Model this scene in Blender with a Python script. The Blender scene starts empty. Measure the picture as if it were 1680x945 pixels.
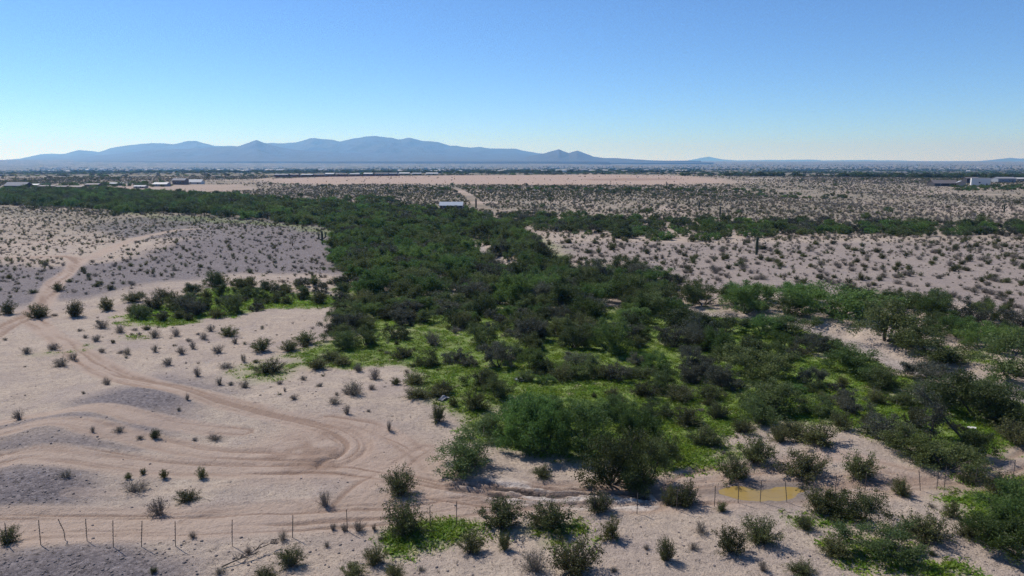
import bpy, math, random
import numpy as np
from mathutils import Vector

# ------------------------------------------------------------------ camera, sky, sun, exposure
S = bpy.context.scene
COL = S.collection
FPX, HOR, CAMH = 1178.0, 263.5, 20.0          # focal length (photo px), horizon row, camera height (m)
PITCH = math.atan((472.5 - HOR) / FPX)
cd = bpy.data.cameras.new('camera'); cam = bpy.data.objects.new('camera', cd); COL.objects.link(cam)
cam.location = (0, 0, CAMH); cam.rotation_euler = (math.pi/2 - PITCH, 0, 0)
cd.sensor_fit = 'HORIZONTAL'; cd.angle = 2*math.atan(840/FPX); cd.clip_start = 0.5; cd.clip_end = 120000
S.camera = cam
SUN_AZ, SUN_EL = math.radians(-49), math.radians(48)
W = bpy.data.worlds.new('World'); S.world = W; W.use_nodes = True
nt = W.node_tree; bg = nt.nodes['Background']
sk = nt.nodes.new('ShaderNodeTexSky'); sk.sky_type = 'NISHITA'; sk.sun_disc = False
sk.sun_elevation = SUN_EL; sk.sun_rotation = SUN_AZ; sk.altitude = 0
sk.air_density = 0.57; sk.dust_density = 0.0; sk.ozone_density = 10.0
nt.links.new(sk.outputs[0], bg.inputs[0]); bg.inputs[1].default_value = 0.15
sl = bpy.data.lights.new('sun', 'SUN'); so = bpy.data.objects.new('sun', sl); COL.objects.link(so)
sl.energy = 4.8; sl.angle = math.radians(0.53); sl.color = (1.0, 0.965, 0.91)
sdir = Vector((math.sin(SUN_AZ)*math.cos(SUN_EL), math.cos(SUN_AZ)*math.cos(SUN_EL), math.sin(SUN_EL)))
so.rotation_euler = (-sdir).to_track_quat('-Z', 'Y').to_euler(); so.location = (0, 0, 300)
vs = S.view_settings; vs.view_transform = 'Standard'; vs.look = 'None'; vs.exposure = 0.06; vs.gamma = 1.0
vs.use_curve_mapping = False
S.cycles.use_denoising = True; S.cycles.denoiser = 'OPENIMAGEDENOISE'; S.cycles.denoising_input_passes = 'RGB_ALBEDO_NORMAL'; S.cycles.denoising_prefilter = 'NONE'
S.cycles.max_bounces = 6; S.cycles.diffuse_bounces = 3; S.cycles.transmission_bounces = 3
S.cycles.glossy_bounces = 2; S.cycles.volume_bounces = 1; S.cycles.transparent_max_bounces = 4
S.cycles.use_adaptive_sampling = False

rng = np.random.default_rng(7); random.seed(7)

# ------------------------------------------------------------------ numpy helpers
def _h(ix, iy, s):
    n = (ix.astype(np.int64)*374761393 + iy.astype(np.int64)*668265263 + s*974634777) & 0xFFFFFFFF
    n = ((n ^ (n >> 13))*1274126177) & 0xFFFFFFFF
    return ((n ^ (n >> 16)) & 0xFFFF)/65535.0
def vnoise(x, y, s=0):
    ix, iy = np.floor(x), np.floor(y); fx, fy = x-ix, y-iy
    fx = fx*fx*(3-2*fx); fy = fy*fy*(3-2*fy)
    a, b, c, d = _h(ix, iy, s), _h(ix+1, iy, s), _h(ix, iy+1, s), _h(ix+1, iy+1, s)
    return (a*(1-fx)+b*fx)*(1-fy)+(c*(1-fx)+d*fx)*fy
def fbm(x, y, wl, oct=4, s=0):
    v = 0; a = 0.5; t = 0
    for k in range(oct):
        v = v + a*vnoise(x/wl, y/wl, s+k*17); t += a; a *= 0.5; wl *= 0.5
    return v/t
def sstep(a, b, x):
    t = np.clip((x-a)/(b-a), 0, 1); return t*t*(3-2*t)

def unproj(px, py, z=0.0):
    """photo pixel -> point of the plane at height z"""
    px, py = np.asarray(px, float), np.asarray(py, float)
    u, v = (px-840)/FPX, (472.5-py)/FPX
    dy = math.cos(PITCH) + v*math.sin(PITCH); dz = -math.sin(PITCH) + v*math.cos(PITCH)
    t = (z-CAMH)/np.minimum(dz, -1e-5)
    return u*t, dy*t
def proj(x, y, z):
    z = z-CAMH
    zc = y*math.cos(PITCH) - z*math.sin(PITCH); yc = y*math.sin(PITCH) + z*math.cos(PITCH)
    zc = np.where(np.abs(zc) < .01, .01, zc)
    return 840+FPX*x/zc, 472.5-FPX*yc/zc, zc

def P(pts): x, y = unproj([p[0] for p in pts], [p[1] for p in pts]); return np.stack([x, y], 1)
def smooth_line(pts, n=6):
    p = np.asarray(pts, float); q = np.vstack([2*p[0]-p[1], p, 2*p[-1]-p[-2]]); out = []
    for i in range(1, len(q)-2):
        for t in np.linspace(0, 1, n, endpoint=False):
            a, b, c, d = q[i-1], q[i], q[i+1], q[i+2]
            out.append(.5*((2*b)+(-a+c)*t+(2*a-5*b+4*c-d)*t*t+(-a+3*b-3*c+d)*t**3))
    out.append(p[-1]); return np.array(out)
def dist_line(x, y, L, reach):
    """signed lateral distance to a polyline (only where nearer than reach), and length along it"""
    d = np.full(x.shape, 1e6); sg = np.ones(x.shape)
    m = (x > L[:, 0].min()-reach) & (x < L[:, 0].max()+reach) & (y > L[:, 1].min()-reach) & (y < L[:, 1].max()+reach)
    idx = np.nonzero(m)[0]; xx, yy = x[idx], y[idx]; dd = np.full(xx.shape, 1e6); ss = np.ones(xx.shape)
    for a, b in zip(L[:-1], L[1:]):
        e = b-a; l2 = e@e+1e-9
        t = np.clip(((xx-a[0])*e[0]+(yy-a[1])*e[1])/l2, 0, 1)
        qx, qy = xx-a[0]-t*e[0], yy-a[1]-t*e[1]; q = np.hypot(qx, qy)
        s = np.where(e[0]*qy-e[1]*qx >= 0, 1., -1.); k = q < dd
        dd = np.where(k, q, dd); ss = np.where(k, s, ss)
    d[idx] = dd; sg[idx] = ss
    return d*sg
def along_line(x, y, L, reach):
    d = np.full(x.shape, 1e6); al = np.zeros(x.shape)
    m = (x > L[:, 0].min()-reach) & (x < L[:, 0].max()+reach) & (y > L[:, 1].min()-reach) & (y < L[:, 1].max()+reach)
    idx = np.nonzero(m)[0]; xx, yy = x[idx], y[idx]; dd = np.full(xx.shape, 1e6); sd_ = dd*1; aa = np.zeros(xx.shape); s0 = 0.
    for a, b in zip(L[:-1], L[1:]):
        e = b-a; l = math.sqrt(e@e)+1e-9; t = np.clip(((xx-a[0])*e[0]+(yy-a[1])*e[1])/(l*l), 0, 1)
        qx, qy = xx-a[0]-t*e[0], yy-a[1]-t*e[1]; q = np.hypot(qx, qy); k = q < dd
        dd = np.where(k, q, dd); sd_ = np.where(k, q*np.where(e[0]*qy-e[1]*qx >= 0, 1., -1.), sd_); aa = np.where(k, s0+t*l, aa); s0 += l
    d[idx] = sd_; al[idx] = aa; return d, al
def streaks(d, al, hw, s):
    """uneven wheel lines that run along a track"""
    return fbm(d/.42+fbm(al, d*0, 9, 2, s+2)*3, al/14, 1., 3, s)*np.exp(-(d/(hw*1.25))**4)
def poly_sd(x, y, G, reach):
    """signed distance to polygon, positive inside"""
    out = np.full(x.shape, -1e6)
    m = (x > G[:, 0].min()-reach) & (x < G[:, 0].max()+reach) & (y > G[:, 1].min()-reach) & (y < G[:, 1].max()+reach)
    idx = np.nonzero(m)[0]; xx, yy = x[idx], y[idx]
    ins = np.zeros(xx.shape, bool); dd = np.full(xx.shape, 1e6); n = len(G)
    for i in range(n):
        a, b = G[i], G[(i+1) % n]; e = b-a
        c = ((a[1] > yy) != (b[1] > yy)) & (xx < (b[0]-a[0])*(yy-a[1])/(b[1]-a[1]+1e-12)+a[0]); ins ^= c
        t = np.clip(((xx-a[0])*e[0]+(yy-a[1])*e[1])/(e@e+1e-9), 0, 1)
        dd = np.minimum(dd, np.hypot(xx-a[0]-t*e[0], yy-a[1]-t*e[1]))
    out[idx] = np.where(ins, dd, -dd); return out

# ------------------------------------------------------------------ the lie of the land (photo pixels carried to ground metres)
TRACKS = [  # points, half width m, rut spacing m, rut depth m, redness
    ([(-260,760),(-60,585),(0,540),(45,517),(75,490),(95,462),(120,440),(126,430),(110,424),(60,424),(-150,428)], 1.4, .8, .10, .7),
    ([(45,518),(100,560),(170,605),(240,631),(310,651),(380,668),(450,685),(520,700),(562,714),(585,730),(575,748),(540,760)], 1.35, .78, .13, .6),
    ([(-200,775),(0,763),(60,757),(150,763),(300,768),(450,770),(560,768),(650,785),(730,803),(800,815)], 1.5, .75, .10, .75),
    ([(-200,740),(0,722),(60,710),(110,708),(180,720),(260,731),(340,743),(450,748),(540,752)], 1.1, .7, .09, .5),
    ([(-200,715),(0,700),(60,691),(150,682),(230,696),(300,704),(400,710)], .9, .65, .05, .4),
    ([(-300,880),(0,872),(100,868),(250,862),(400,852),(550,845),(650,838),(750,826),(850,815),(960,812),(1080,812),(1190,806),(1310,803),(1400,797),(1480,793),(1560,788),(1620,772),(1680,752),(1800,720)], 2.0, .8, .10, .55),
    ([(310,855),(350,846),(400,838),(450,830),(500,832)], .5, .2, .04, .3),
    ([(120,815),(250,807),(330,800),(420,793),(520,780)], .35, .12, .03, .3),
    ([(540,690),(620,705),(690,745),(730,790)], .8, .6, .04, .6),
    ([(560,830),(600,800),(660,760),(700,735)], .8, .6, .04, .6),
    ([(1100,800),(1140,782),(1200,772),(1270,768),(1340,748),(1400,752),(1470,772),(1540,785)], 1.2, .7, .08, .6),
    ([(126,432),(160,422),(200,406),(245,391),(290,382),(330,380)], 1.5, .8, .03, .0),
    ([(0,405),(60,398),(100,392),(150,385)], 1.3, .8, .02, .0),
    ([(745,308),(760,316),(775,326),(786,338),(800,344),(840,347)], 2.6, .9, .0, .0),
    ([(600,342),(660,342),(720,346),(790,343)], 2.6, .9, .0, .0),
    ([(395,299),(430,294),(470,289),(490,287)], 5.0, 1.0, .0, .0),
]
TRK = [(smooth_line(P(p)), hw, rs, dp, rd) for p, hw, rs, dp, rd in TRACKS]
FURROWS = [smooth_line(P(p)) for p in (
    [(735,795),(790,797),(850,803),(930,806),(1000,812)], [(738,801),(800,806),(870,812),(950,818)],
    [(748,789),(820,793),(900,798),(980,803)], [(765,808),(830,811),(900,808),(960,806)], [(840,820),(900,826),(980,822)])]
WASHES = [smooth_line(P(p)) for p in (
    [(1370,545),(1400,560),(1432,577),(1490,598),(1570,615),(1640,635),(1700,652),(1800,680)],
    [(1120,508),(1160,516),(1215,518),(1260,524),(1320,535),(1370,545)],
    [(765,388),(775,396),(800,420),(860,450),(900,470)])]
CLINE = smooth_line(P([(728,800),(790,803),(870,810),(950,815),(1040,818)]))
PUD = P([(1192,806),(1213,799),(1245,796),(1285,795),(1312,798),(1320,804),(1312,814),(1292,822),(1258,823),(1220,817)])
WETM = P([(1135,805),(1170,796),(1250,790),(1330,793),(1345,806),(1325,820),(1270,832),(1220,828),(1160,815)])
CRUST = P([(735,800),(760,792),(850,797),(950,805),(1040,812),(960,828),(880,822),(800,818),(755,812)])
LOOP = P([(545,705),(580,712),(600,730),(590,752),(560,770),(470,775),(430,750),(500,735)])
RED = P([(380,745),(520,695),(620,690),(700,730),(730,790),(830,800),(960,825),(820,842),(640,845),(540,800),(420,785)])
GRAVEL = [P(p) for p in (
    [(-250,800),(0,782),(90,770),(140,775),(152,800),(110,838),(0,846),(-250,860)],
    [(130,668),(220,640),(300,652),(322,672),(290,695),(200,692),(140,684)],
    [(-200,725),(0,712),(60,698),(130,692),(230,706),(262,718),(200,728),(110,712),(50,716)],
    [(-200,760),(0,732),(100,720),(190,732),(222,744),(110,756),(0,754)],
    [(-250,915),(0,903),(140,893),(240,905),(295,930),(300,960),(200,1010),(-300,1010)],
    [(560,790),(600,785),(640,800),(620,825),(570,820)],
    [(258,616),(330,630),(362,648),(330,650),(280,640)],
    [(-400,440),(0,436),(120,440),(230,425),(300,402),(420,392),(560,372),(590,400),(560,450),(400,448),(250,468),(130,490),(80,492),(0,505),(-400,540)],
    [(120,372),(200,360),(300,352),(420,356),(560,372),(560,400),(300,400),(200,392)],
    [(170,895),(200,888),(240,885),(230,893),(190,899)],
    [(905,400),(1000,395),(1300,398),(1700,398),(2000,398),(2000,640),(1700,560),(1600,505),(1450,480),(1300,482),(1150,475),(1010,430),(940,430)])]
GRAVK = [1, 1, .95, .8, 1, .6, .8, .95, .9, .9, .5]
GRASS = [(P(p), k) for p, k in (
    ([(205,528),(240,505),(290,488),(340,470),(400,468),(450,478),(560,487),(610,496),(480,502),(400,512),(330,527),(260,534)], 1.0),
    ([(470,585),(560,560),(620,515),(700,508),(790,508),(900,515),(1000,510),(1150,505),(1250,530),(1350,555),(1450,598),(1600,640),(1750,680),(1750,745),(1560,735),(1450,722),(1350,695),(1250,705),(1160,765),(1080,775),(900,735),(830,722),(780,690),(700,655),(690,610),(640,600),(520,608)], .78),
    ([(620,500),(720,510),(720,535),(640,532),(600,520)], 1.0), ([(795,515),(850,505),(880,540),(830,548)], 1.0),
    ([(560,470),(700,485),(800,490),(900,510),(760,515),(600,500)], .8),
    ([(700,590),(790,600),(800,650),(740,640)], .8), ([(1560,575),(1620,580),(1630,600),(1580,598)], 1.0),
    ([(700,862),(725,850),(752,850),(740,868),(715,878)], 1.0), ([(635,866),(700,858),(705,888),(655,893)], .8),
    ([(780,862),(870,852),(955,858),(962,880),(900,893),(800,880)], .8), ([(875,888),(905,880),(945,878),(930,895),(885,897)], 1.0),
    ([(1280,845),(1340,850),(1400,840),(1440,862),(1350,870),(1300,860)], .6), ([(1330,880),(1400,868),(1480,885),(1500,930),(1440,950),(1350,930)], .55),
    ([(1545,812),(1620,800),(1720,790),(1760,900),(1640,900),(1590,870)], .75), ([(1480,920),(1560,915),(1640,920),(1650,960),(1480,960)], .8),
    ([(95,575),(140,563),(160,570),(120,580)], .5), ([(200,555),(260,545),(270,555),(210,562)], .4),
    ([(430,600),(500,585),(560,595),(500,615),(440,620)], .5),
    ([(150,344),(260,350),(430,362),(560,385),(600,420),(560,395),(430,372),(250,358)], .45),
    ([(860,380),(910,400),(940,435),(905,430),(880,405)], .45), ([(1120,640),(1300,640),(1400,690),(1200,700)], .5))]
PINK = P([(430,294),(560,289),(700,288),(850,287),(1000,285),(1100,287),(1190,293),(1215,300),(1100,303),(900,304),(700,302),(560,303),(450,301)])
BERM_SHADE = P([(950,293.5),(1020,292.5),(1100,293),(1120,295),(1040,296.5),(970,296)])  # shadow of a slight berm, painted as a brown strip on flat ground
TOWNBARE = P([(60,309),(110,304),(330,302),(420,303),(420,312),(300,317),(240,313),(110,311)])
MOUNDS = [(60,800,5,4,.55), (230,668,7,5,.8), (90,712,6,3,.55), (90,742,6,3,.35), (110,930,6,3,.5), (590,805,3,2,.2),
          (560,660,7,6,.35), (780,650,6,5,.3), (300,405,20,20,1.0), (420,380,30,20,1.2), (180,470,14,8,.5)]
MW = [(*[float(v) for v in unproj(a, b)], c, d, e) for a, b, c, d, e in MOUNDS]
PC = PUD.mean(0)

def cstreak(d, al): return fbm(d/.55+fbm(al, d*0, 7, 2, 12)*4, al/6, 1., 3, 77)
def height(x, y, fine=True):
    x, y = np.atleast_1d(np.asarray(x, float)), np.atleast_1d(np.asarray(y, float))
    r = np.hypot(x, y); az = np.degrees(np.arctan2(x, np.maximum(y, 1e-3)))
    right = np.interp(r, [0, 1000, 2000, 3500, 6000, 9000, 13000, 30000], [0, 0, -9, -22, -29, -22, 2, 8])
    left = np.interp(r, [0, 1000, 2000, 3500, 5500, 8000, 10500, 30000], [0, 0, -9, -24, -36, -12, 30, 30])
    t = sstep(2, 10, az)
    h = left*(1-t)+right*t
    h = h + sstep(40, 120, r)*(fbm(x, y, 45, 3, 3)-.5)*.9*np.exp(-r/2500)
    h = h + (fbm(x, y, 6, 3, 5)-.5)*.2*(r < 400) + (fbm(x, y*1.6, 1.3, 3, 6)-.5)*.10*(r < 150)
    for mx, my, sx, sy, k in MW:
        h = h + k*np.exp(-((x-mx)/sx)**2-((y-my)/sy)**2)
    for L in WASHES:
        d = np.abs(dist_line(x, y, L, 12)); h = h-.5*(1-sstep(.9, 3.2, d))
    if fine:
        near = r < 260
        for L, hw, rs, dp, rd in TRK:
            if dp <= 0: continue
            d, al = along_line(x, y, L, 4)
            d = d + (fbm(x, y, 5, 2, 9)-.5)*.5
            rut = np.exp(-((np.abs(d)-rs)/.15)**2)
            h = h + near*dp*(-.42*rut + .3*np.exp(-((np.abs(d)-hw)/.22)**2) - .25*(np.abs(d) < hw) - .75*sstep(.48, .62, streaks(d, al, hw, 33)))
        for L in FURROWS:
            d = dist_line(x, y, L, 2) + (fbm(x, y, 3, 2, 29)-.5)*.5
            h = h - .13*np.exp(-(d/.12)**2) + .05*np.exp(-((np.abs(d)-.3)/.1)**2)
        d, al = along_line(x, y, CLINE, 4)
        h = h - .2*sstep(.50, .60, cstreak(d, al))*np.exp(-(d/1.7)**4)*sstep(.3, 4, al)
    sd = poly_sd(x, y, PUD, 4)
    flat = sstep(-2.5, .3, sd)
    sd = sd + (fbm(x, y, 2.2, 3, 21)-.5)*2.0
    h = h*(1-flat) + flat*(-.03 - .14*sstep(-.7, .6, sd))
    return h
def place(px, py):
    x, y = unproj(px, py)
    for _ in range(3):
        z = height(x, y, False); x, y = unproj(px, py, z)
    return x, y, height(x, y)

def masks(x, y):
    r = np.hypot(x, y); n = x.shape[0]
    gr = np.zeros(n); gv = np.zeros(n); tk = np.zeros(n); wt = np.zeros(n); rut = np.zeros(n); pk = np.zeros(n); fv = np.zeros(n); cr = np.zeros(n)
    wob = (fbm(x, y, 9, 4, 41)-.5); wob2 = (fbm(x, y, 3, 3, 47)-.5)
    soft = 1+r*.012
    for G, k in GRASS:
        sd = poly_sd(x, y, G, 14)
        gr = np.maximum(gr, k*sstep(-1.0, 1.2, (sd + wob*7 + wob2*3)/np.minimum(soft, 3)))
    gr = gr*sstep(.30, .56, fbm(x, y, 5.5, 4, 53)+.24*gr)
    for G, k in zip(GRAVEL, GRAVK):
        sd = poly_sd(x, y, G, 25); gv = np.maximum(gv, k*sstep(-.9, 1.5, (sd + .9 + wob*2.6*np.minimum(soft/1.5, 4)+wob2*2)/np.minimum(soft, 8)))
    for L, hw, rs, dp, rd in TRK:
        w = np.maximum(0, r*.0012)
        ds, al = along_line(x, y, L, 9); d = np.abs(ds) + np.clip(wob*1.2, -.6, .6)*(hw < 3)
        t = 1-sstep(hw*.8, hw*1.25+w, d); tk = np.maximum(tk, t*(1 if hw > .6 else .25))
        rut = np.maximum(rut, rd*.8*np.exp(-((d-rs)/(.2+w*.5))**2)*sstep(.3, .7, fbm(x, y, 4, 3, 61)))
        rut = np.maximum(rut, (.25+rd)*.85*sstep(.47, .60, streaks(ds + (fbm(x, y, 5, 2, 9)-.5)*.5, al, hw, 33))*(r < 200))
    for L in FURROWS:
        d = dist_line(x, y, L, 2) + (fbm(x, y, 3, 2, 29)-.5)*.5
        rut = np.maximum(rut, 1.2*np.exp(-(d/.17)**2)*sstep(.25, .5, fbm(x, y, 3, 2, 63)))
    d, al = along_line(x, y, CLINE, 4); env = np.exp(-(d/1.7)**4)*sstep(.3, 4, al); cs = cstreak(d, al)
    rut = np.maximum(rut, 1.25*sstep(.50, .58, cs)*env)
    cr = np.maximum(env*sstep(.56, .42, cs), .6*sstep(-1.2, 1.0, poly_sd(x, y, CRUST, 5)+wob*3)*sstep(.35, .6, fbm(x, y, 2.2, 3, 67)))
    sdw = poly_sd(x, y, WETM, 5); wt = sstep(-.8, .8, sdw+wob*3)
    pk = .8*sstep(-2.5, 2.5, poly_sd(x, y, RED, 8)+wob*6)
    rut = np.maximum(rut, .7*sstep(-.5, .3, poly_sd(x, y, LOOP, 3)+wob*3)*sstep(.42, .62, fbm(x, y, 2.5, 3, 71)))
    pk = np.maximum(pk, sstep(-25, 30, poly_sd(x, y, PINK, 120)+wob*40))
    pk = np.maximum(pk, .6*sstep(-25, 25, poly_sd(x, y, TOWNBARE, 120)+wob*40))
    berm_shade = sstep(-8, 8, poly_sd(x, y, BERM_SHADE, 60)); rut = np.maximum(rut, .6*berm_shade)  # the berm's shadow is coloured in through the rut mask
    bare = sstep(-25, 30, poly_sd(x, y, PINK, 120)+wob*40)
    bare = np.maximum(bare, .75*sstep(-25, 25, poly_sd(x, y, TOWNBARE, 120)+wob*40))
    fv = np.maximum(.55*sstep(160, 330, r), sstep(500, 1400, r))*(1-bare)
    for L in WASHES:
        d = np.abs(dist_line(x, y, L, 9))+wob*2; ws = 1-sstep(1.0, 2.4, d); cr = np.maximum(cr, .3*ws); gv = np.maximum(gv, .55*ws); gr = gr*sstep(1.5, 3, d)
    gr = gr*(1-tk*.85)*(1-wt); gv = gv*(1-tk*.8)*(1-.8*wt)*(1-.6*gr)
    return gr, gv, tk, wt, rut, pk, fv, cr

# ------------------------------------------------------------------ materials
def mat(name):
    m = bpy.data.materials.new(name); m.use_nodes = True; n = m.node_tree.nodes; return m, n, m.node_tree.links, n['Principled BSDF']
def flat(name, c, rough=.8, var=.12, scale=3., metal=0.):
    m, n, l, b = mat(name)
    tc = n.new('ShaderNodeTexCoord'); nz = n.new('ShaderNodeTexNoise'); nz.inputs['Scale'].default_value = scale; nz.inputs['Detail'].default_value = 5
    l.new(tc.outputs['Object'], nz.inputs['Vector'])
    mx = n.new('ShaderNodeMix'); mx.data_type = 'RGBA'
    mx.inputs[6].default_value = (*[v*(1-var) for v in c], 1); mx.inputs[7].default_value = (*[min(1, v*(1+var)) for v in c], 1)
    l.new(nz.outputs[0], mx.inputs[0]); l.new(mx.outputs[2], b.inputs['Base Color'])
    b.inputs['Roughness'].default_value = rough; b.inputs['Metallic'].default_value = metal; return m
def leafmat(name, c1, c2, trans=.35, objvar=.35):
    m, n, l, b = mat(name)
    g = n.new('ShaderNodeNewGeometry'); oi = n.new('ShaderNodeObjectInfo')
    mx = n.new('ShaderNodeMix'); mx.data_type = 'RGBA'; mx.inputs[6].default_value = (*c1, 1); mx.inputs[7].default_value = (*c2, 1)
    l.new(g.outputs['Random Per Island'], mx.inputs[0])
    mr = n.new('ShaderNodeMapRange'); mr.inputs[3].default_value = 1-objvar; mr.inputs[4].default_value = 1+objvar
    l.new(oi.outputs['Random'], mr.inputs[0])
    hs = n.new('ShaderNodeHueSaturation'); l.new(mx.outputs[2], hs.inputs['Color']); l.new(mr.outputs[0], hs.inputs['Value'])
    mr2 = n.new('ShaderNodeMapRange'); mr2.inputs[3].default_value = .482; mr2.inputs[4].default_value = .518
    ml = n.new('ShaderNodeMath'); ml.operation = 'FRACT'; mm = n.new('ShaderNodeMath'); mm.operation = 'MULTIPLY'; mm.inputs[1].default_value = 7.31
    l.new(oi.outputs['Random'], mm.inputs[0]); l.new(mm.outputs[0], ml.inputs[0]); l.new(ml.outputs[0], mr2.inputs[0]); l.new(mr2.outputs[0], hs.inputs['Hue'])
    l.new(hs.outputs[0], b.inputs['Base Color']); b.inputs['Roughness'].default_value = .55; b.inputs['Specular IOR Level'].default_value = .25
    t = n.new('ShaderNodeBsdfTranslucent'); l.new(hs.outputs[0], t.inputs[0])
    ms = n.new('ShaderNodeMixShader'); ms.inputs[0].default_value = trans
    l.new(b.outputs[0], ms.inputs[1]); l.new(t.outputs[0], ms.inputs[2]); l.new(ms.outputs[0], n['Material Output'].inputs[0]); return m
M = {}
M['palo'] = leafmat('palo_verde_leaf', (.066, .114, .029), (.130, .205, .050), .42, .4)
M['mesq'] = leafmat('mesquite_leaf', (.052, .074, .024), (.112, .146, .044), .40, .45)
M['iron'] = leafmat('ironwood_leaf', (.052, .058, .040), (.105, .110, .075), .33, .4)
M['creo'] = leafmat('creosote_leaf', (.052, .066, .021), (.140, .150, .050), .37, .45)
M['dryl'] = leafmat('dry_leaf', (.12, .11, .075), (.235, .21, .15), .25)
M['weed'] = leafmat('weed_blade', (.10, .18, .014), (.21, .30, .03), .45, .35)
M['straw'] = leafmat('straw_blade', (.30, .27, .13), (.42, .38, .20), .3)
M['cactus'] = flat('cactus_skin', (.04, .05, .028), .75)
M['bark'] = flat('bark', (.075, .06, .048), .9, .3, 8)
M['gbark'] = flat('green_bark', (.07, .085, .04), .85, .3, 8)
M['twig'] = flat('twig', (.19, .16, .145), .9, .3, 8)
M['stem'] = flat('creosote_stem', (.085, .07, .055), .9, .3, 8)
M['rock'] = flat('stone', (.17, .14, .13), .9, .35, 6)
M['steel'] = flat('rusty_steel', (.06, .05, .045), .7, .3, 6)
M['wire'] = flat('wire', (.12, .11, .10), .5, .2, 6)

def ground_mat():
    m, n, l, b = mat('desert_soil')
    def N(t, **k):
        x = n.new(t)
        for a, v in k.items(): setattr(x, a, v)
        return x
    geo = N('ShaderNodeNewGeometry')
    def noise(scale, detail=5, rough=.6):
        z = N('ShaderNodeTexNoise'); z.inputs['Scale'].default_value = scale; z.inputs['Detail'].default_value = detail
        z.inputs['Roughness'].default_value = rough; l.new(geo.outputs['Position'], z.inputs['Vector']); return z.outputs[0]
    def ramp(src, a, b_):
        r = N('ShaderNodeMapRange'); r.inputs[1].default_value = a; r.inputs[2].default_value = b_; r.clamp = True; l.new(src, r.inputs[0]); return r.outputs[0]
    def mix(f, a, c):
        x = N('ShaderNodeMix', data_type='RGBA')
        for s, v in ((0, f), (6, a), (7, c)):
            if isinstance(v, tuple): x.inputs[s].default_value = (*v, 1)
            elif isinstance(v, float): x.inputs[s].default_value = v
            else: l.new(v, x.inputs[s])
        return x.outputs[2]
    def mth(op, a, c):
        x = N('ShaderNodeMath', operation=op)
        for s, v in ((0, a), (1, c)):
            if isinstance(v, float): x.inputs[s].default_value = v
            else: l.new(v, x.inputs[s])
        return x.outputs[0]
    A = N('ShaderNodeAttribute', attribute_name='ground_a'); B = N('ShaderNodeAttribute', attribute_name='ground_b')
    sa = N('ShaderNodeSeparateColor'); sb = N('ShaderNodeSeparateColor'); l.new(A.outputs['Color'], sa.inputs[0]); l.new(B.outputs['Color'], sb.inputs[0])
    grass, grav, track, wet = sa.outputs[0], sa.outputs[1], sa.outputs[2], A.outputs['Alpha']
    rut, pink, farv, crust = sb.outputs[0], sb.outputs[1], sb.outputs[2], B.outputs['Alpha']
    n1, n2, n3, n4 = noise(.06, 5), noise(.55, 6), noise(3.2, 6, .7), noise(11., 4, .7)
    sand = mix(ramp(n1, .35, .65), (.430, .340, .272), (.480, .392, .312))
    n0 = noise(.16, 6, .62)
    sand = mix(mth('MULTIPLY', ramp(n0, .48, .66), .7), sand, (.335, .275, .255))
    sand = mix(mth('MULTIPLY', ramp(n0, .44, .32), .6), sand, (.52, .42, .335))
    sand = mix(mth('MULTIPLY', ramp(n2, .48, .60), .6), sand, (.345, .280, .238))
    sand = mix(mth('MULTIPLY', ramp(n3, .49, .60), .6), sand, (.27, .218, .186))
    sand = mix(mth('MULTIPLY', ramp(n4, .54, .62), .7), sand, (.155, .125, .108))
    sand = mix(mth('MULTIPLY', pink, .85), sand, mix(ramp(n2, .4, .6), (.325, .232, .184), (.405, .305, .246)))
    vor = N('ShaderNodeTexVoronoi'); vor.inputs['Scale'].default_value = 5.5; l.new(geo.outputs['Position'], vor.inputs['Vector'])
    sc = N('ShaderNodeSeparateColor'); l.new(vor.outputs['Color'], sc.inputs[0])
    gcol = mix(sc.outputs[0], (.12, .104, .108), (.265, .23, .23)); gcol = mix(mth('MULTIPLY', ramp(n3, .42, .62), .6), gcol, (.125, .105, .105))
    gm = mth('MULTIPLY', grav, ramp(mth('ADD', mth('MULTIPLY', n2, .6), mth('MULTIPLY', n3, .5)),   .16, .46))
    col = mix(gm, sand, gcol)
    tcol = mix(ramp(n2, .3, .7), (.36, .265, .21), (.44, .335, .27)); col = mix(mth('MULTIPLY', track, .7), col, tcol)
    ccol = mix(ramp(n3, .45, .6), (.60, .54, .49), (.33, .285, .26)); col = mix(mth('MULTIPLY', crust, .9), col, ccol)
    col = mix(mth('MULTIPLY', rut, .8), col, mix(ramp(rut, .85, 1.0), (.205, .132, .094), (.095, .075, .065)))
    wcol = mix(ramp(n3, .4, .6), (.155, .13, .118), (.215, .18, .16)); col = mix(mth('MULTIPLY', wet, .92), col, wcol)
    gcl = mix(ramp(n3, .35, .65), (.075, .135, .012), (.170, .300, .016)); gcl = mix(mth('MULTIPLY', ramp(n0, .55, .70), .6), gcl, (.17, .185, .05))
    gn = mth('MULTIPLY', grass, ramp(mth('ADD', mth('MULTIPLY', n2, .55), mth('MULTIPLY', n3, .55)), .30, .48))
    col = mix(gn, col, gcl)
    f1, f2 = noise(.012, 6, .65), noise(.05, 6, .7)
    fcol = mix(ramp(f2, .42, .58), (.150, .130, .085), (.055, .068, .038))
    fm = mth('MULTIPLY', farv, ramp(mth('ADD', mth('MULTIPLY', f1, .7), mth('MULTIPLY', f2, .4)), .42, .56))
    col = mix(fm, col, fcol)
    l.new(col, b.inputs['Base Color']); b.inputs['Roughness'].default_value = .95; b.inputs['Specular IOR Level'].default_value = .1
    bp = N('ShaderNodeBump'); bp.inputs['Strength'].default_value = .9; bp.inputs['Distance'].default_value = .2
    hsum = mth('ADD', mth('MULTIPLY', n2, 1.2), mth('ADD', mth('MULTIPLY', n3, .8), mth('MULTIPLY', n4, .4))); l.new(hsum, bp.inputs['Height']); l.new(bp.outputs[0], b.inputs['Normal'])
    return m
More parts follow.
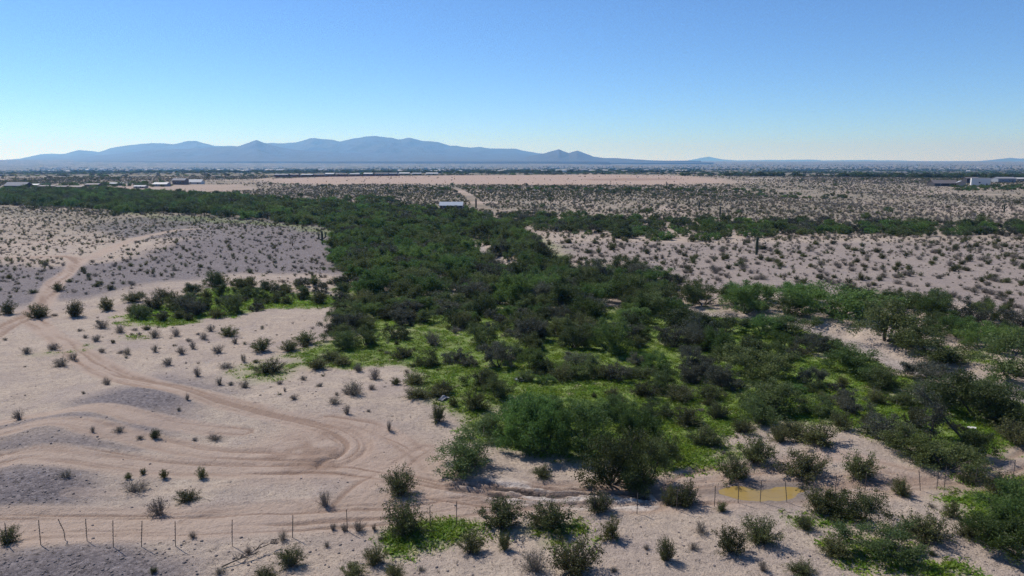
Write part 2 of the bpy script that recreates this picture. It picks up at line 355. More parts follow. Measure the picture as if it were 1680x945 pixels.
M['ground'] = ground_mat()

# ------------------------------------------------------------------ mesh helpers
def mk(name, V, F, mats, mi=None, smooth=False):
    """mesh from numpy verts and equal-sized faces"""
    V = np.asarray(V, np.float32); F = np.asarray(F, np.int32); k = F.shape[1]
    me = bpy.data.meshes.new(name); me.vertices.add(len(V)); me.vertices.foreach_set('co', V.ravel())
    me.loops.add(F.size); me.loops.foreach_set('vertex_index', F.ravel())
    me.polygons.add(len(F)); me.polygons.foreach_set('loop_start', np.arange(0, F.size, k, dtype=np.int32))
    for q in mats: me.materials.append(q)
    if mi is not None: me.polygons.foreach_set('material_index', np.asarray(mi, np.int32))
    if smooth: me.polygons.foreach_set('use_smooth', np.ones(len(F), bool))
    me.update(calc_edges=True); me.validate(); return me
def ob(name, data, parent=None, loc=None, rot=None, scale=None, **props):
    o = bpy.data.objects.new(name, data); COL.objects.link(o)
    if parent is not None: o.parent = parent
    if loc is not None: o.location = loc
    if rot is not None: o.rotation_euler = rot
    if scale is not None: o.scale = scale
    for k, v in props.items(): o[k] = v
    return o
class Geo:
    def __init__(s): s.v = []; s.f = []; s.m = []; s.n = 0
    def add(s, V, F, mi=0):
        V = np.asarray(V, float); F = np.asarray(F, int); s.v.append(V); s.f.append(F+s.n); s.m.append(np.full(len(F), mi)); s.n += len(V)
    def tube(s, pts, rad, sides=4, mi=0):
        pts = np.asarray(pts, float); n = len(pts); a = np.linspace(0, 2*np.pi, sides, endpoint=False)
        d = np.gradient(pts, axis=0); d /= np.linalg.norm(d, axis=1)[:, None]+1e-9
        ref = np.where(np.abs(d[:, 2:3]) > .9, [[1., 0, 0]], [[0, 0, 1.]])
        u = np.cross(d, ref); u /= np.linalg.norm(u, axis=1)[:, None]+1e-9; w = np.cross(d, u)
        R = np.asarray(rad, float)[:, None, None]
        V = pts[:, None]+R*(np.cos(a)[None, :, None]*u[:, None]+np.sin(a)[None, :, None]*w[:, None])
        i = np.arange(n-1)[:, None]*sides; j = np.arange(sides)[None]; k = (j+1) % sides
        F = np.stack([i+j, i+k, i+sides+k, i+sides+j], -1).reshape(-1, 4); s.add(V.reshape(-1, 3), F, mi)
        if sides == 4: s.add(V[-1], [[0, 1, 2, 3]], mi)
    def leaves(s, c, d, ln, wd, mi=0, r=rng):
        """diamond leaf faces: centres c, directions d, lengths, widths"""
        n = len(c); d = d/(np.linalg.norm(d, axis=1)[:, None]+1e-9); q = r.normal(size=(n, 3)); u = np.cross(d, q); u /= np.linalg.norm(u, axis=1)[:, None]+1e-9
        L = np.broadcast_to(ln, (n,))[:, None]; Wd = np.broadcast_to(wd, (n,))[:, None]; nn = np.cross(d, u)
        V = np.stack([c-d*L*.5, c+u*Wd*.5+nn*Wd*.15, c+d*L*.5, c-u*Wd*.5+nn*Wd*.15], 1).reshape(-1, 3)
        s.add(V, np.arange(4*n).reshape(-1, 4), mi)
    def box(s, x0, x1, y0, y1, z0, z1, mi=0):
        V = [(x0,y0,z0),(x1,y0,z0),(x1,y1,z0),(x0,y1,z0),(x0,y0,z1),(x1,y0,z1),(x1,y1,z1),(x0,y1,z1)]
        s.add(V, [(0,3,2,1),(4,5,6,7),(0,1,5,4),(1,2,6,5),(2,3,7,6),(3,0,4,7)], mi)
    def mesh(s, name, mats, smooth=False):
        return mk(name, np.concatenate(s.v), np.concatenate(s.f), mats, np.concatenate(s.m), smooth)

# ------------------------------------------------------------------ ground
def build_ground():
    pys = np.concatenate([np.arange(1500, 1000, -12), np.arange(1000, 330, -1.35), np.arange(330, 272, -.8), np.arange(272, 264.6, -.35)])
    _, rr = unproj(np.full(pys.shape, 840.), pys); rr = np.concatenate([[1.5, 5.], rr[rr > 6], [24000., 30000.]]); rr = np.unique(rr)
    th = np.radians(np.concatenate([np.arange(-180, -44, 3), np.arange(-42, 42.01, .135), np.arange(45, 180, 3)]))
    R, T = np.meshgrid(rr, th, indexing='ij'); x = (R*np.sin(T)).ravel(); y = (R*np.cos(T)).ravel()
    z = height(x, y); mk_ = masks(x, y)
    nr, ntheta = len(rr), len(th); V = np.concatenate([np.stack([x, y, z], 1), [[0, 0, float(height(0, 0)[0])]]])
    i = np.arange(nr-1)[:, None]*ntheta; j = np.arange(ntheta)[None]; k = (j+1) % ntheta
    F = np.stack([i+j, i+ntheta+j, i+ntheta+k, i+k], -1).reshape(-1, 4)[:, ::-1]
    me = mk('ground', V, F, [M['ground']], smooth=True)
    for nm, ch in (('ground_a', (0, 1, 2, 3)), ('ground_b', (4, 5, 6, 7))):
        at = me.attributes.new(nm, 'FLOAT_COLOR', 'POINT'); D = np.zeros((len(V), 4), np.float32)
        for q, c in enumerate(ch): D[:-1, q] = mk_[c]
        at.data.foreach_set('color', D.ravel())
    return ob('ground', me, kind='structure', label='pale sandy desert ground with gravel patches and wheel tracks', category='ground')
build_ground()

# mountains: height fields with spurs, far beyond the plain
SIL = [(-120,268),(-60,266),(0,263),(33,260),(67,253),(110,252),(130,246),(163,249),(193,241),(233,236),(253,235),(287,236),(310,232),(323,231),(353,239),(393,240),(413,233),(423,230),(437,235),(467,235),(490,233),(510,227),(533,228),(560,232),(580,227),(617,223),(643,226),(657,229),(673,226),(693,231),(720,233),(740,240),(750,239),(773,243),(787,241),(807,244),(827,244),(847,244),(867,249),(893,252),(910,255),(960,259),(1010,261),(1080,264),(1150,267)]
FRONT = [(-150,272),(0,268),(100,260),(200,252),(260,246),(330,243),(393,240),(413,233),(423,230),(437,236),(470,244),(540,250),(620,252),(700,254),(800,258),(880,262),(960,266),(1000,270)]
HILL = [(840,268),(867,256),(893,252),(905,248),(917,245),(925,248),(933,251),(940,249),(947,247),(953,249),(960,252),(973,257),(990,259),(1010,259),(1037,261),(1070,263),(1120,264.5),(1170,266)]
M['mtn'] = flat('mountain_rock', (.060, .057, .050), .95, .3, .004)
def mountain(name, sil, dist, depth, base, rough, seed, label, flatness=1.0):
    px = np.linspace(sil[0][0], sil[-1][0], 360); top = np.interp(px, [s[0] for s in sil], [s[1] for s in sil])
    top = top + (fbm(px, px*0+seed, 14, 4, seed)-.5)*2.2*rough
    az = np.arctan((px-840)/FPX*math.cos(PITCH))
    el = (HOR-top)/FPX*math.cos(PITCH)**2
    crest = dist*el*1.0 + CAMH
    ts = np.concatenate([np.linspace(-1, 0, 70), np.linspace(0.03, .7, 12)[0:]])
    A, T = np.meshgrid(az, ts, indexing='ij'); C = np.repeat(crest[:, None], len(ts), 1)
    R = (dist+T*depth)/np.maximum(np.cos(A), .5)
    x, y = R*np.sin(A), R*np.cos(A)
    ridge = 1-np.abs(2*fbm(x, y*.45, 900*flatness, 4, seed+5)-1)*1.0
    ridge2 = 1-np.abs(2*fbm(x, y, 260*flatness, 3, seed+11)-1)
    prof = np.where(T <= 0, (1+T)**1.25, 1-T*.9)
    hh = base+(C-base)*prof*(1-(.42*(1-ridge)+.22*(1-ridge2))*np.sin(np.pi*np.clip(1+T, 0, 1))**.6*1.25*(T <= 0))
    hh = np.where(T <= -.999, base-60, hh)
    V = np.stack([x, y, hh], -1).reshape(-1, 3); n = len(ts)
    i = np.arange(len(az)-1)[:, None]*n; j = np.arange(n-1)[None]
    F = np.stack([i+j, i+n+j, i+n+j+1, i+j+1], -1).reshape(-1, 4)
    return ob(name, mk(name, V, F, [M['mtn']], smooth=False), kind='structure', label=label, category='mountain')
mountain('mountain', SIL, 14500, 5000, 20, 1.0, 3, 'long jagged blue mountain range along the horizon')
mountain('mountain', FRONT, 11000, 3200, 10, .8, 8, 'lower darker front ridge of the blue mountain range', .8)
mountain('mountain', HILL, 10200, 1700, -5, .6, 12, 'small double-peaked hill at the right end of the range', .5)
mountain('mountain', [(1560,267),(1600,264.5),(1620,263),(1640,261),(1657,259),(1672,260),(1690,259),(1740,262),(1800,266)], 19000, 3000, 0, .5, 15, 'faint blue hills on the horizon at the right edge', 1.)
mountain('mountain', [(1120,265),(1140,261),(1152,258.5),(1163,257),(1172,259),(1185,261.5),(1210,263),(1290,262),(1330,261.5),(1350,263),(1420,262.5),(1470,263),(1520,264.5)], 27000, 1500, 5, .5, 19, 'very faint far peaks above the right horizon', 1.)

# puddle
def puddle():
    L = smooth_line(np.vstack([PUD, PUD[:1]]), 8)[:-1]; c = L.mean(0); rings = [1., .6, .2]; V = []
    for s in rings: V += [(c[0]+(p[0]-c[0])*s*1.3, c[1]+(p[1]-c[1])*s*1.3, -.085) for p in L]
    n = len(L); F = [(r*n+i, r*n+(i+1) % n, (r+1)*n+(i+1) % n, (r+1)*n+i) for r in range(2) for i in range(n)]
    V.append((c[0], c[1], -.085)); F += [(2*n+i, 2*n+(i+1) % n, len(V)-1, len(V)-1) for i in range(0)]
    g = bpy.data.meshes.new('puddle'); g.from_pydata(V, [], F+[tuple(range(2*n, 3*n))]); g.update()
    m, nn, l, b = mat('muddy_water'); b.inputs['Roughness'].default_value = .12
    tc = nn.new('ShaderNodeNewGeometry'); z = nn.new('ShaderNodeTexNoise'); z.inputs['Scale'].default_value = .6; l.new(tc.outputs['Position'], z.inputs['Vector'])
    mx = nn.new('ShaderNodeMix'); mx.data_type = 'RGBA'; mx.inputs[6].default_value = (.26, .175, .05, 1); mx.inputs[7].default_value = (.33, .235, .085, 1)
    l.new(z.outputs[0], mx.inputs[0]); l.new(mx.outputs[2], b.inputs['Base Color'])
    b.inputs['Specular IOR Level'].default_value = .35
    g.materials.append(m); ob('puddle', g, kind='structure', label='shallow yellow-brown muddy puddle on the dirt road by the fence', category='puddle')
puddle()

# ------------------------------------------------------------------ plant kinds
def unit(v): return v/(np.linalg.norm(v)+1e-9)
def tree_kind(seed, kind, leafn, lowpoly=False):
    """about 5 m wide, 4 m tall; returns trunk Geo, crown Geo"""
    r = np.random.default_rng(seed); tr, cr = Geo(), Geo(); tips = []
    nl = r.integers(4, 7); a0 = r.uniform(0, 6.28); lean = r.normal(size=2)*.25
    for i in range(nl):
        a = a0+i*6.283/nl+r.normal()*.35; tilt = r.uniform(.35, 1.0) if i else .15
        p = np.array([math.cos(a)*.12, math.sin(a)*.12, -.15]); L = r.uniform(1.9, 2.7)*(1.1 if kind == 'palo' else 1)
        d = np.array([math.cos(a)*math.sin(tilt)+lean[0], math.sin(a)*math.sin(tilt)+lean[1], math.cos(tilt)]); pts = [p]
        for k in range(5):
            d = unit(d+r.normal(size=3)*.16+np.array([0, 0, .02])); pts.append(pts[-1]+d*L/5)
        tr.tube(pts, np.linspace(.11, .035, 6), 5 if not lowpoly else 4)
        for b in range(4 if not lowpoly else 3):
            k = r.integers(2, 6); q = pts[k]; d2 = unit(d+r.normal(size=3)*.65); L2 = r.uniform(.7, 1.2); bp = [q]
            for _ in range(3): d2 = unit(d2+r.normal(size=3)*.25); bp.append(bp[-1]+d2*L2/3)
            tr.tube(bp, np.linspace(.035, .012, 4), 4); tips.append(bp[-1]); tips.append(bp[2])
            if not lowpoly:
                for _ in range(2):
                    d3 = unit(d2+r.normal(size=3)*.8); e = bp[-1]+d3*r.uniform(.35, .6); tr.tube([bp[2], bp[-1]*.4+e*.6, e], [.014, .01, .006], 4); tips.append(e)
    # clumps spread over an uneven dome; some hang low at the skirt
    nd = 34
    for _ in range(nd):
        a = r.uniform(0, 6.283); e = math.asin(r.uniform(.02, .95)); q = r.uniform(.75, 1.0)
        tips.append(np.array([math.cos(a)*math.cos(e)*2.25*q, math.sin(a)*math.cos(e)*2.25*q, .55+math.sin(e)*2.75*q]))
    tips = np.array(tips); tips[:, 2] = np.maximum(tips[:, 2], .35)
    wts = r.uniform(.4, 1.5, len(tips)); wts /= wts.sum(); C = []; D = []
    for c, w in zip(tips, wts):
        n = max(3, int(leafn*w)); s = r.uniform(.20, .38)
        o = r.normal(size=(n, 3))*np.array([s, s, s*.8])*.8; C.append(c+o)
        out = np.array([c[0], c[1], .9+c[2]*.3]); out = out/np.linalg.norm(out)
        D.append(out*(.9 if kind == 'palo' else .35)+r.normal(size=(n, 3))*.65+o*.6)
    C = np.concatenate(C); D = np.concatenate(D); C[:, 2] = np.abs(C[:, 2]-.05)+.05
    f = 1.9 if lowpoly else 1
    ln = {'palo': .20, 'mesq': .15, 'iron': .13}[kind]*f; wd = {'palo': .055, 'mesq': .065, 'iron': .07}[kind]*f*1.1
    cr.leaves(C, D, ln*r.uniform(.6, 1.4, len(C)), wd*r.uniform(.7, 1.3, len(C)), 0, r); return tr, cr

def bush_kind(seed, kind, ns, nl, lowpoly=False):
    """creosote: 2 m wide 1.6 m tall spray of stems; returns stems Geo, foliage Geo"""
    r = np.random.default_rng(seed); st, lf = Geo(), Geo(); C = []; D = []; skew = r.normal(size=2)*.28; mx_t = r.uniform(.8, 1.25); ns = int(ns*r.uniform(.6, 1.2)); lob = r.uniform(0, 6.283); lobn = r.integers(2, 5)
    f = 1.0 if not lowpoly else 2.1
    for i in range(ns):
        a = r.uniform(0, 6.283); tilt = r.uniform(.08, mx_t)**.9*(1+.28*math.sin(lobn*a+lob)); L = r.uniform(.75, 1.25)*(1.5-.35*tilt) if kind == 'creo' else r.uniform(.6, 1.1)
        L *= 1.0 if kind == 'creo' else 1.05
        p = np.array([math.cos(a)*.1, math.sin(a)*.1, -.08])*r.uniform(.3, 1.4); d = np.array([math.cos(a)*math.sin(tilt)+skew[0], math.sin(a)*math.sin(tilt)+skew[1], math.cos(tilt)]); pts = [p]
        for k in range(4): d = unit(d+r.normal(size=3)*.13+np.array([0, 0, .03])); pts.append(pts[-1]+d*L/4)
        st.tube(pts, np.linspace(.016, .005, 5)*f*.8, 4 if not lowpoly else 3) if True else None
        tw = 3 if not lowpoly else 1
        for _ in range(tw):
            k = r.integers(1, 4); d2 = unit(d+r.normal(size=3)*.55); e = pts[k]+d2*r.uniform(.25, .5); st.tube([pts[k], (pts[k]+e)/2+r.normal(size=3)*.02, e], np.array([.008, .006, .004])*f, 3)
            n = max(1, int(nl/ns/(tw+1))); t = r.uniform(.2, 1.05, n)[:, None]; C.append(pts[k]+(e-pts[k])*t+r.normal(size=(n, 3))*.06); D.append(d2+r.normal(size=(n, 3))*.8)
        n = max(1, int(nl/ns/(tw+1))); P_ = np.array(pts); t = r.uniform(1.0, 4.0, n); i0 = np.minimum(t.astype(int), 3); fr = (t-i0)[:, None]
        C.append(P_[i0]*(1-fr)+P_[i0+1]*fr+r.normal(size=(n, 3))*.07); D.append(d+r.normal(size=(n, 3))*.8)
    C = np.concatenate(C); D = np.concatenate(D); C[:, 2] = np.abs(C[:, 2])
    ln = .075*f; wd = .042*f
    lf.leaves(C, D, ln*r.uniform(.6, 1.5, len(C)), wd*r.uniform(.7, 1.4, len(C)), 0, r); return st, lf
def merge(a, b):
    g = Geo()
    for s, mi in ((a, 0), (b, 1)):
        for V, F in zip(s.v, s.f):
            if F.shape[1] == 4: g.v.append(V); g.f.append(F-s_off(s, V)+g.n); g.m.append(np.full(len(F), mi)); g.n += len(V)
    return g
def s_off(s, V):
    o = 0
    for q in s.v:
        if q is V: return o
        o += len(q)
KINDS = {}
BARK = {'palo': 'gbark', 'mesq': 'bark', 'iron': 'bark', 'creo': 'stem', 'dry': 'twig'}
LEAF = {'palo': 'palo', 'mesq': 'mesq', 'iron': 'iron', 'creo': 'creo', 'dry': 'dryl'}
LOWS = {}
for kd, nv in (('palo', 5), ('mesq', 5), ('iron', 3)):
    KINDS[kd] = []; LOWS[kd] = []
    for i in range(nv):
        a, b = tree_kind(100+i*7+len(kd)*31+ord(kd[0]), kd, 12000 if kd == 'palo' else 11000)
        KINDS[kd].append((a.mesh(kd+'_trunk', [M[BARK[kd]]], True), b.mesh(kd+'_crown', [M[LEAF[kd]]])))
    for i in range(3):
        a, b = tree_kind(300+i*7+ord(kd[0]), kd, 2600, True)
        LOWS[kd].append(merge(a, b).mesh(kd+'_far', [M[BARK[kd]], M[LEAF[kd]]]))
for kd, nv, ns, nl in (('creo', 12, 66, 4600), ('dry', 8, 70, 700)):
    KINDS[kd] = []; LOWS[kd] = []
    for i in range(nv):
        a, b = bush_kind(500+i*3+ord(kd[0]), kd, ns, nl)
        KINDS[kd].append((a.mesh(kd+'_stems', [M[BARK[kd]]]), b.mesh(kd+'_foliage', [M[LEAF[kd]]])))
    for i in range(3):
        a, b = bush_kind(700+i*3+ord(kd[0]), kd, 26, 420 if kd == 'creo' else 110, True)
        LOWS[kd].append(merge(a, b).mesh(kd+'_far', [M[BARK[kd]], M[LEAF[kd]]]))
SIZE = {'palo': (5., 3.9), 'mesq': (5., 3.9), 'iron': (5., 3.9), 'creo': (2.1, 1.6), 'dry': (1.7, 1.0)}

# ------------------------------------------------------------------ where plants stand: hand-read (photo px: x, foot y, width, height, kind) ...
HAND = [
 (657,822,58,56,'creo'),(673,884,76,72,'creo'),(753,784,105,80,'mesq'),(720,695,28,36,'creo'),(822,878,86,62,'creo'),(907,875,90,68,'creo'),(773,913,38,42,'creo'),(827,907,33,36,'creo'),
 (943,950,92,72,'creo'),(877,942,36,38,'dry'),(983,850,58,42,'creo'),(1005,889,40,44,'creo'),(1093,928,42,44,'creo'),(617,928,32,36,'creo'),(650,955,40,36,'creo'),(580,955,45,34,'creo'),
 (890,788,44,22,'creo'),(638,708,15,20,'dry'),(570,682,20,20,'dry'),(587,875,22,22,'dry'),(615,873,13,14,'dry'),(567,872,14,14,'dry'),
 (793,725,80,55,'mesq'),(853,742,92,100,'palo'),(897,755,112,122,'palo'),(962,750,112,98,'palo'),(1000,808,118,110,'mesq'),(1062,803,84,92,'mesq'),(1047,738,76,84,'palo'),(1087,765,72,62,'mesq'),
 (1097,834,42,44,'creo'),(1124,832,50,50,'creo'),(1182,840,18,22,'creo'),(1203,793,62,48,'creo'),(1233,764,58,52,'creo'),(1317,791,88,50,'creo'),(1410,788,74,52,'creo'),(1482,817,40,34,'creo'),
 (1343,848,66,48,'creo'),(1415,864,88,66,'mesq'),(1250,897,64,58,'creo'),(1197,914,56,48,'creo'),(1150,878,36,14,'dry'),(1313,950,48,34,'creo'),(1323,874,28,28,'creo'),(1365,918,62,48,'creo'),
 (1440,924,112,60,'mesq'),(1515,893,66,54,'creo'),(1563,852,26,30,'creo'),(1590,890,42,38,'creo'),(1665,884,95,84,'palo'),(1670,930,100,78,'palo'),(1640,818,74,44,'creo'),(1585,794,26,22,'creo'),
 (1553,782,92,64,'mesq'),(1500,758,92,62,'mesq'),(1600,758,62,54,'mesq'),(1455,733,82,54,'iron'),(1347,735,72,42,'creo'),(1300,718,48,32,'creo'),(1150,738,62,48,'creo'),
 (1222,714,42,32,'creo'),(1240,702,82,54,'mesq'),(1265,682,92,62,'mesq'),(1175,692,48,38,'creo'),(1337,682,62,38,'mesq'),(1400,680,62,38,'iron'),(1437,664,32,27,'creo'),(1470,670,52,28,'mesq'),(1520,668,84,44,'mesq'),
 (1605,694,112,84,'mesq'),(1650,695,92,64,'mesq'),(1662,733,62,38,'creo'),
 (1153,505,66,48,'mesq'),(1220,522,82,54,'palo'),(1290,522,62,42,'mesq'),(1373,538,142,68,'palo'),(1453,570,112,84,'mesq'),(1530,528,68,44,'palo'),(1597,538,48,48,'iron'),(1535,593,102,58,'mesq'),(1610,578,58,48,'palo'),
 (1655,628,104,74,'mesq'),(1245,628,98,68,'mesq'),(1297,592,28,24,'iron'),(1330,633,42,36,'iron'),(1395,618,98,52,'palo'),(1452,640,74,38,'mesq'),(1530,630,78,38,'iron'),(1510,662,62,32,'mesq'),(1590,663,92,38,'mesq'),
 (1180,594,34,34,'mesq'),(1133,596,40,38,'iron'),(1133,628,38,32,'iron'),(1300,558,84,48,'mesq'),(1250,553,74,42,'palo'),(1185,553,74,44,'mesq'),(1140,548,64,44,'mesq'),
 (1000,583,84,66,'palo'),(923,534,48,38,'iron'),(793,568,54,44,'mesq'),(1030,537,70,40,'palo'),(1100,545,90,52,'mesq'),(940,575,60,46,'mesq'),(955,605,60,34,'iron'),(890,618,44,32,'mesq'),(830,590,62,40,'mesq'),
 (1060,625,60,32,'mesq'),(1010,628,62,36,'iron'),(985,622,40,30,'creo'),(1130,632,40,32,'iron'),(1045,600,40,28,'iron'),(700,602,38,34,'mesq'),(745,600,42,30,'iron'),(770,604,36,24,'iron'),(785,640,70,48,'mesq'),(815,660,60,50,'mesq'),
 (730,650,40,28,'creo'),(680,632,44,30,'creo'),(685,655,44,22,'creo'),(720,655,40,20,'creo'),(712,568,44,26,'dry'),(745,548,20,14,'dry'),(660,590,40,26,'creo'),(648,560,50,34,'mesq'),(745,668,22,22,'creo'),(775,676,46,40,'creo'),
 (850,690,60,42,'palo'),(900,680,62,44,'palo'),(950,690,64,44,'palo'),(1020,690,66,44,'palo'),(1070,690,60,40,'mesq'),(1120,700,54,40,'creo'),(1110,660,50,34,'creo'),(1165,660,48,34,'creo'),(1060,655,50,34,'creo'),
 (17,517,30,24,'creo'),(62,523,34,28,'creo'),(97,478,20,16,'creo'),(120,521,28,28,'creo'),(180,510,30,26,'creo'),(217,497,30,20,'creo'),(252,510,34,24,'creo'),(218,515,27,17,'creo'),(350,473,34,30,'mesq'),(287,503,30,24,'creo'),(232,488,14,12,'creo'),
 (333,512,28,26,'mesq'),(377,516,36,34,'mesq'),(317,486,34,26,'mesq'),(310,500,28,22,'mesq'),(267,528,20,18,'creo'),(293,524,24,18,'creo'),(357,522,24,18,'creo'),(400,490,30,24,'mesq'),(430,492,28,22,'mesq'),(443,478,30,24,'mesq'),
 (377,553,32,22,'creo'),(430,580,42,26,'creo'),(443,615,44,30,'creo'),(473,579,34,24,'creo'),(503,565,38,28,'creo'),(520,609,38,24,'creo'),(547,595,36,24,'creo'),(572,575,44,36,'mesq'),(600,570,46,36,'mesq'),(560,600,34,22,'creo'),(590,612,30,20,'dry'),
 (157,562,20,12,'dry'),(168,540,20,14,'dry'),(197,547,18,14,'dry'),(253,555,18,14,'dry'),(290,553,20,14,'dry'),(317,573,16,16,'dry'),(333,558,18,12,'dry'),(345,545,18,12,'dry'),(387,565,16,12,'dry'),(360,580,18,14,'dry'),(278,601,22,14,'dry'),(300,582,16,14,'dry'),
 (105,602,22,16,'dry'),(120,590,14,12,'dry'),(175,632,14,14,'dry'),(43,582,20,12,'dry'),(88,575,16,12,'dry'),(210,582,12,12,'dry'),(255,578,10,12,'dry'),(370,606,22,12,'dry'),(325,618,16,18,'dry'),(360,632,14,16,'dry'),(400,637,20,14,'dry'),(400,595,14,14,'dry'),(467,643,8,8,'dry'),(552,649,8,8,'dry'),(578,650,36,26,'dry'),(137,647,10,6,'dry'),
 (615,625,30,24,'dry'),(610,640,14,12,'dry'),(570,648,20,14,'dry'),
 (33,689,18,16,'dry'),(153,710,12,10,'dry'),(197,710,16,10,'dry'),(252,720,18,18,'creo'),(230,721,14,8,'dry'),(353,724,22,10,'dry'),(320,724,10,6,'dry'),(307,657,8,10,'dry'),(293,674,8,6,'dry'),(547,665,28,10,'dry'),(108,785,16,12,'dry'),(210,787,13,11,'creo'),(235,780,12,11,'creo'),
 (270,787,18,17,'creo'),(330,787,16,27,'creo'),(217,811,38,22,'dry'),(263,848,40,32,'dry'),(308,825,36,24,'creo'),(535,833,22,28,'dry'),(477,938,42,40,'creo'),(433,955,40,26,'creo'),(317,884,12,13,'dry'),(465,890,22,18,'dry'),(547,872,12,22,'dry'),(537,900,14,12,'dry'),(10,895,34,30,'creo'),(410,910,14,12,'dry'),
 (1135,905,22,12,'dry'),(1060,905,18,10,'dry'),(690,940,20,12,'dry'),(360,945,20,14,'dry'),(1010,940,16,10,'dry'),(1250,940,20,18,'dry'),
]
plants = []   # x, y, z, width m, height m, kind, hand
HX, HY, _ = place(np.array([q[0] for q in HAND]), np.array([q[1] for q in HAND]))
for (px, py, w, h, kd), x, y in zip(HAND, HX, HY):
    x, y = float(x), float(y)
    sl_ = math.sqrt(x*x+y*y+CAMH*CAMH); a = math.atan2(CAMH, math.hypot(x, y)); wm = w*sl_/FPX
    k = .30*wm/math.hypot(x, y); x *= 1+k; y *= 1+k
    hm = (h*sl_/FPX-.5*wm*math.sin(a))/math.cos(a); hm = min(max(hm, .42*wm), 1.15*wm)
    plants.append([x, y, 0., wm, hm, kd, 1])
for p, z in zip(plants, height([p[0] for p in plants], [p[1] for p in plants])): p[2] = float(z)
# ... and zones (photo px outline, spacing m, width range m, height/width range, kind weights)
def ZN(poly, sp, wr, hr, kw, keep=1.0): return (P(poly), sp, wr, hr, kw, keep)
TREEZ = [
 ZN([(-250,316),(0,314),(150,313),(240,316),(300,319),(400,323),(480,333),(560,336),(620,341),(600,380),(560,386),(520,376),(430,361),(300,351),(200,350),(130,341),(0,336),(-250,342)], 4.2, (3.6,7.0), (.5,.8), {'palo':.45,'mesq':.5,'iron':.05}, 1.2),
 ZN([(545,345),(620,342),(700,349),(770,353),(860,379),(885,402),(905,432),(960,447),(1010,442),(1080,463),(1110,472),(1150,488),(1170,515),(1100,530),(1000,530),(900,515),(830,500),(700,490),(600,485),(560,468),(548,420)], 3.3, (3.0,6.4), (.55,.85), {'palo':.40,'mesq':.44,'iron':.16}, 1.3),
 ZN([(560,500),(700,492),(830,500),(1000,530),(1200,530),(1360,565),(1420,620),(1300,650),(1150,650),(1000,640),(880,640),(800,600),(720,540),(620,540),(520,575)], 2.3, (1.7,4.3), (.5,.8), {'mesq':.50,'iron':.25,'palo':.13,'creo':.12}, .80),
 ZN([(1080,655),(1300,650),(1420,625),(1700,690),(1700,755),(1560,740),(1450,745),(1300,735),(1200,755),(1100,765)], 2.5, (1.1,2.6), (.5,.75), {'mesq':.35,'iron':.25,'creo':.4}, .62),
 ZN([(770,353),(900,353),(1000,359),(1100,361),(1200,363),(1400,366),(1700,367),(2000,368),(2000,388),(1680,386),(1550,390),(1400,386),(1250,390),(1100,396),(960,386),(860,376)], 3.9, (2.4,5.4), (.45,.75), {'palo':.3,'mesq':.5,'iron':.2}, 1.0),
 ZN([(1150,490),(1300,492),(1420,488),(1520,497),(1620,522),(1800,580),(1800,620),(1600,575),(1450,535),(1350,535),(1200,525)], 3.6, (3.2,5.8), (.5,.75), {'palo':.45,'mesq':.45,'iron':.1}, 1.0),
 ZN([(215,525),(290,475),(345,460),(450,468),(560,458),(600,490),(480,500),(400,512),(300,528)], 2.8, (1.5,3.2), (.6,.85), {'mesq':.5,'iron':.2,'creo':.3}, .85),
 ZN([(1480,930),(1560,830),(1760,800),(1900,1000),(1560,1000)], 3.0, (1.2,2.4), (.6,.9), {'creo':.7,'mesq':.3}, .5),
 ZN([(520,330),(620,322),(660,330),(620,338),(560,334)], 6, (3,5), (.6,.8), {'palo':.5,'mesq':.5}, .6),
 ZN([(700,309),(880,307),(1000,309),(1250,312),(1250,316),(1000,314),(880,312),(720,313)], 7, (2.5,4.5), (.5,.7), {'palo':.4,'mesq':.6}, .5),
 ZN([(1100,318),(1250,316),(1380,322),(1400,328),(1250,326),(1120,325)], 7, (2.2,4.2), (.5,.7), {'mesq':.8,'palo':.2}, .45),
 ZN([(30,306),(110,302),(280,299),(285,306),(200,309),(60,312)], 9, (3,5.5), (.6,.8), {'palo':.4,'mesq':.6}, .55),
 ZN([(1560,306),(1700,304),(1700,312),(1570,313)], 6, (2.5,4.5), (.5,.7), {'palo':.6,'mesq':.4}, .6),
]
